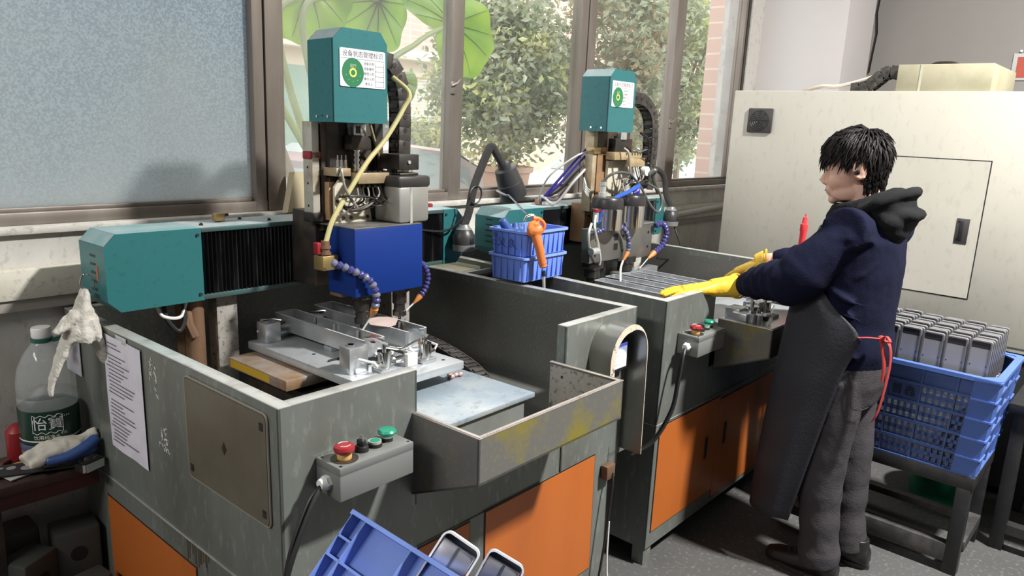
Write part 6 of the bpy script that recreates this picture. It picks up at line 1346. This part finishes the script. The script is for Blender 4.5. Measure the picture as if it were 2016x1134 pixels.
# rubber gloves with separate fingers
gy = mat('yellow_rubber_glove', (.80, .50, .035), .42, 0, dirt=(.62, .36, .03), amt=.5, scale=16, bump=.2, bump_scale=80)
def glove(W_, E_, tip, side, curl=0.):
    d = (tip - W_).normalized(); l = d.cross(Vector((0, 0, 1))).normalized() * side; n = l.cross(d).normalized(); n = n if n.z > 0 else -n
    st = W_ + (W_ - E_).normalized() * .028
    m = MB(); Lh = (tip - st).length
    pk = st + d * (Lh - .085) - n * 0; 
    m.tube(spline([st, st + d * .04, st + d * (Lh - .19)], 6), .04, 18, rf=lambda q: .047 - .012 * q)
    secs = []
    for q, wd, th in ((Lh - .20, .036, .030), (Lh - .17, .042, .024), (Lh - .13, .047, .020), (Lh - .09, .045, .017), (Lh - .078, .042, .015)):
        secs.append((st + d * q, l * wd, n * th))
    loft(m, secs, 24, 2.4)
    for k, (o_, len_, r_) in enumerate(((.033, .066, .0105), (.011, .078, .0110), (-.011, .072, .0105), (-.032, .054, .0095))):
        b0 = st + d * (Lh - .095) + l * o_; t_ = b0 + d * (len_ + .018) + l * o_ * .25 - n * (.012 + curl * .03 + (.006 if k == 3 else 0)); mid = b0.lerp(t_, .5) + n * (.006 + curl * .008)
        m.tube(spline([b0, mid, t_], 6), r_, 12, rf=lambda q, r_=r_: r_ * (1.05 - .22 * q)); m.sph(t_, r_ * .84, 10, 8)
    b0 = st + d * (Lh - .175) + l * .034; t1 = b0 + d * .035 + l * .028 - n * .012; t2 = t1 + d * .038 + l * .004 - n * .012
    m.tube(spline([b0, t1, t2], 6), .013, 12, rf=lambda q: .0145 - .004 * q); m.sph(t2, .0105, 10, 8)
    o = remesh(m.build('glove', gy, pn), .0038, 3)
    c = MB(); a, b, dd = frame_of(W_ - E_)
    c.tube([st + (a * math.cos(k * PI / 12) + b * math.sin(k * PI / 12)) * .0475 for k in range(25)], .0035, 8); c.build('cuff_bead', gy, o)
    return o
glove(LWR, LEL, LTIP, 1)
glove(RWR, REL, Vector((.10, .62, 1.03)), -1, .6)
# ------------------------------------------------------------------ tip the foreground crate
a_ = R(FGROT)
RY = Matrix.Rotation(a_, 4, 'Y')
corner = Vector((.682, .93, .986)); loc = corner - (RY @ Vector((0, FGL, FGH)))
fg.location = loc; fg.rotation_euler = (0, a_, 0)
for k, (x, y, z, rz, lab) in enumerate(((.718, .72, 1.018, 10, 'silver die cast shell standing highest in the tipped crate at the bottom edge'), (.800, .70, .962, -12, 'second silver shell lower down in the tipped crate at the bottom edge'))):
    t = thing('device_shell', lab, 'metal shell', (x, y, z), (0, 0, 0), 'silver shells in the tipped crate')
    yv = Vector((.66, .58, -.48)).normalized(); zv = Vector((.10 + rz * .004, .12, 1)); rl = Matrix.Rotation(R(30), 3, yv); zv = rl @ zv; zv = (zv - yv * zv.dot(yv)).normalized(); xv = yv.cross(zv)
    t.location = Vector((x, y, z)) - zv * .17
    t.rotation_euler = Matrix(((xv.x, yv.x, zv.x), (xv.y, yv.y, zv.y), (xv.z, yv.z, zv.z))).to_euler()
    m = MB(); w, h, th = .066, .17, .035; o_ = rounded(w, h, .012, 5, (0, h / 2)); i_ = rounded(w - .006, h - .006, .009, 5, (0, h / 2))
    m.rings([[(x_, -.003 + th, z_) for x_, z_ in i_], [(x_, 0, z_) for x_, z_ in i_], [(x_, 0, z_) for x_, z_ in o_], [(x_, th, z_) for x_, z_ in o_], [(x_, th, z_) for x_, z_ in i_]], True, False); m.build('shell_frame', mat_edge, t)
    m = MB(); m.box((-w / 2 + .004, th * .75, .004), (w / 2 - .004, th * .85, h - .004)); m.m(1).box((-w / 2 + .004, .004, h - .05), (w / 2 - .004, th * .75, h - .012), .003); m.m(0).box((-.002, .002, h - .05), (.002, .004, h - .012)); m.build('inner_plate', [mat('shell_inside_dark', (.09, .095, .11), .3, .4), shellm], t)
# ------------------------------------------------------------------ light
def area(name, loc, size, energy, target, col=(1, 1, 1), size_y=None, spread=None):
    l = bpy.data.lights.new(name, 'AREA'); l.energy = energy; l.color = col; l.size = size
    if size_y: l.shape = 'RECTANGLE'; l.size_y = size_y
    if spread: l.spread = R(spread)
    o = bpy.data.objects.new(name, l); COL.objects.link(o); o.location = loc
    d = Vector(target) - Vector(loc); o.rotation_euler = d.to_track_quat('-Z', 'Y').to_euler(); return o
area('high_bay_lamp', (2.75, -.95, 4.1), .30, 500, (2.75, -.9, 0), (1, .98, .94))
area('unseen_fill_light', (-.6, -1.6, 4.1), 2.4, 8, (.2, -.6, 0), (.93, .97, 1), .25)  # unseen soft fill light, added to lift the shade
area('unseen_fill_light', (4.6, -1.6, 4.1), 2.4, 12, (4.2, .2, 0), (1, .97, .93), .25)  # another unseen fill light, added on the right
area('unseen_fill_light', (-2.3, 1.45, 3.4), 2.0, 85, (.8, 1.7, .6), (1, .97, .92), .3)  # unseen fill light added to brighten the faces turned left
W_ = bpy.data.worlds.new('overcast'); scene.world = W_; W_.use_nodes = True
bg = W_.node_tree.nodes['Background']; bg.inputs[0].default_value = (.93, .97, 1.0, 1); bg.inputs[1].default_value = 3.2
# ------------------------------------------------------------------ camera
F_PX = 1451.10; yaw, pitch, roll = R(48.0435), R(12.4564), R(2.5937)
d = Vector((math.sin(yaw) * math.cos(pitch), math.cos(yaw) * math.cos(pitch), -math.sin(pitch)))
r = Vector((math.cos(yaw), -math.sin(yaw), 0)); u = r.cross(d)
r2 = r * math.cos(roll) + u * math.sin(roll); u2 = -r * math.sin(roll) + u * math.cos(roll)
cam = bpy.data.cameras.new('camera'); co = bpy.data.objects.new('camera', cam); COL.objects.link(co)
cam.sensor_width = 36; cam.lens = F_PX / 2016 * 36; cam.clip_start = .05; cam.clip_end = 100
co.matrix_world = Matrix(((r2.x, u2.x, -d.x, 0), (r2.y, u2.y, -d.y, 0), (r2.z, u2.z, -d.z, 1.64), (0, 0, 0, 1)))
scene.camera = co
vs = scene.view_settings; vs.view_transform = 'Standard'; vs.look = 'None'; vs.gamma = 1; vs.use_curve_mapping = False; vs.exposure = 0.
scene.cycles.max_bounces = 8; scene.cycles.transparent_max_bounces = 24; scene.cycles.use_denoising = True
scene.cycles.caustics_reflective = False; scene.cycles.caustics_refractive = False
scene.cycles.sample_clamp_indirect = 4
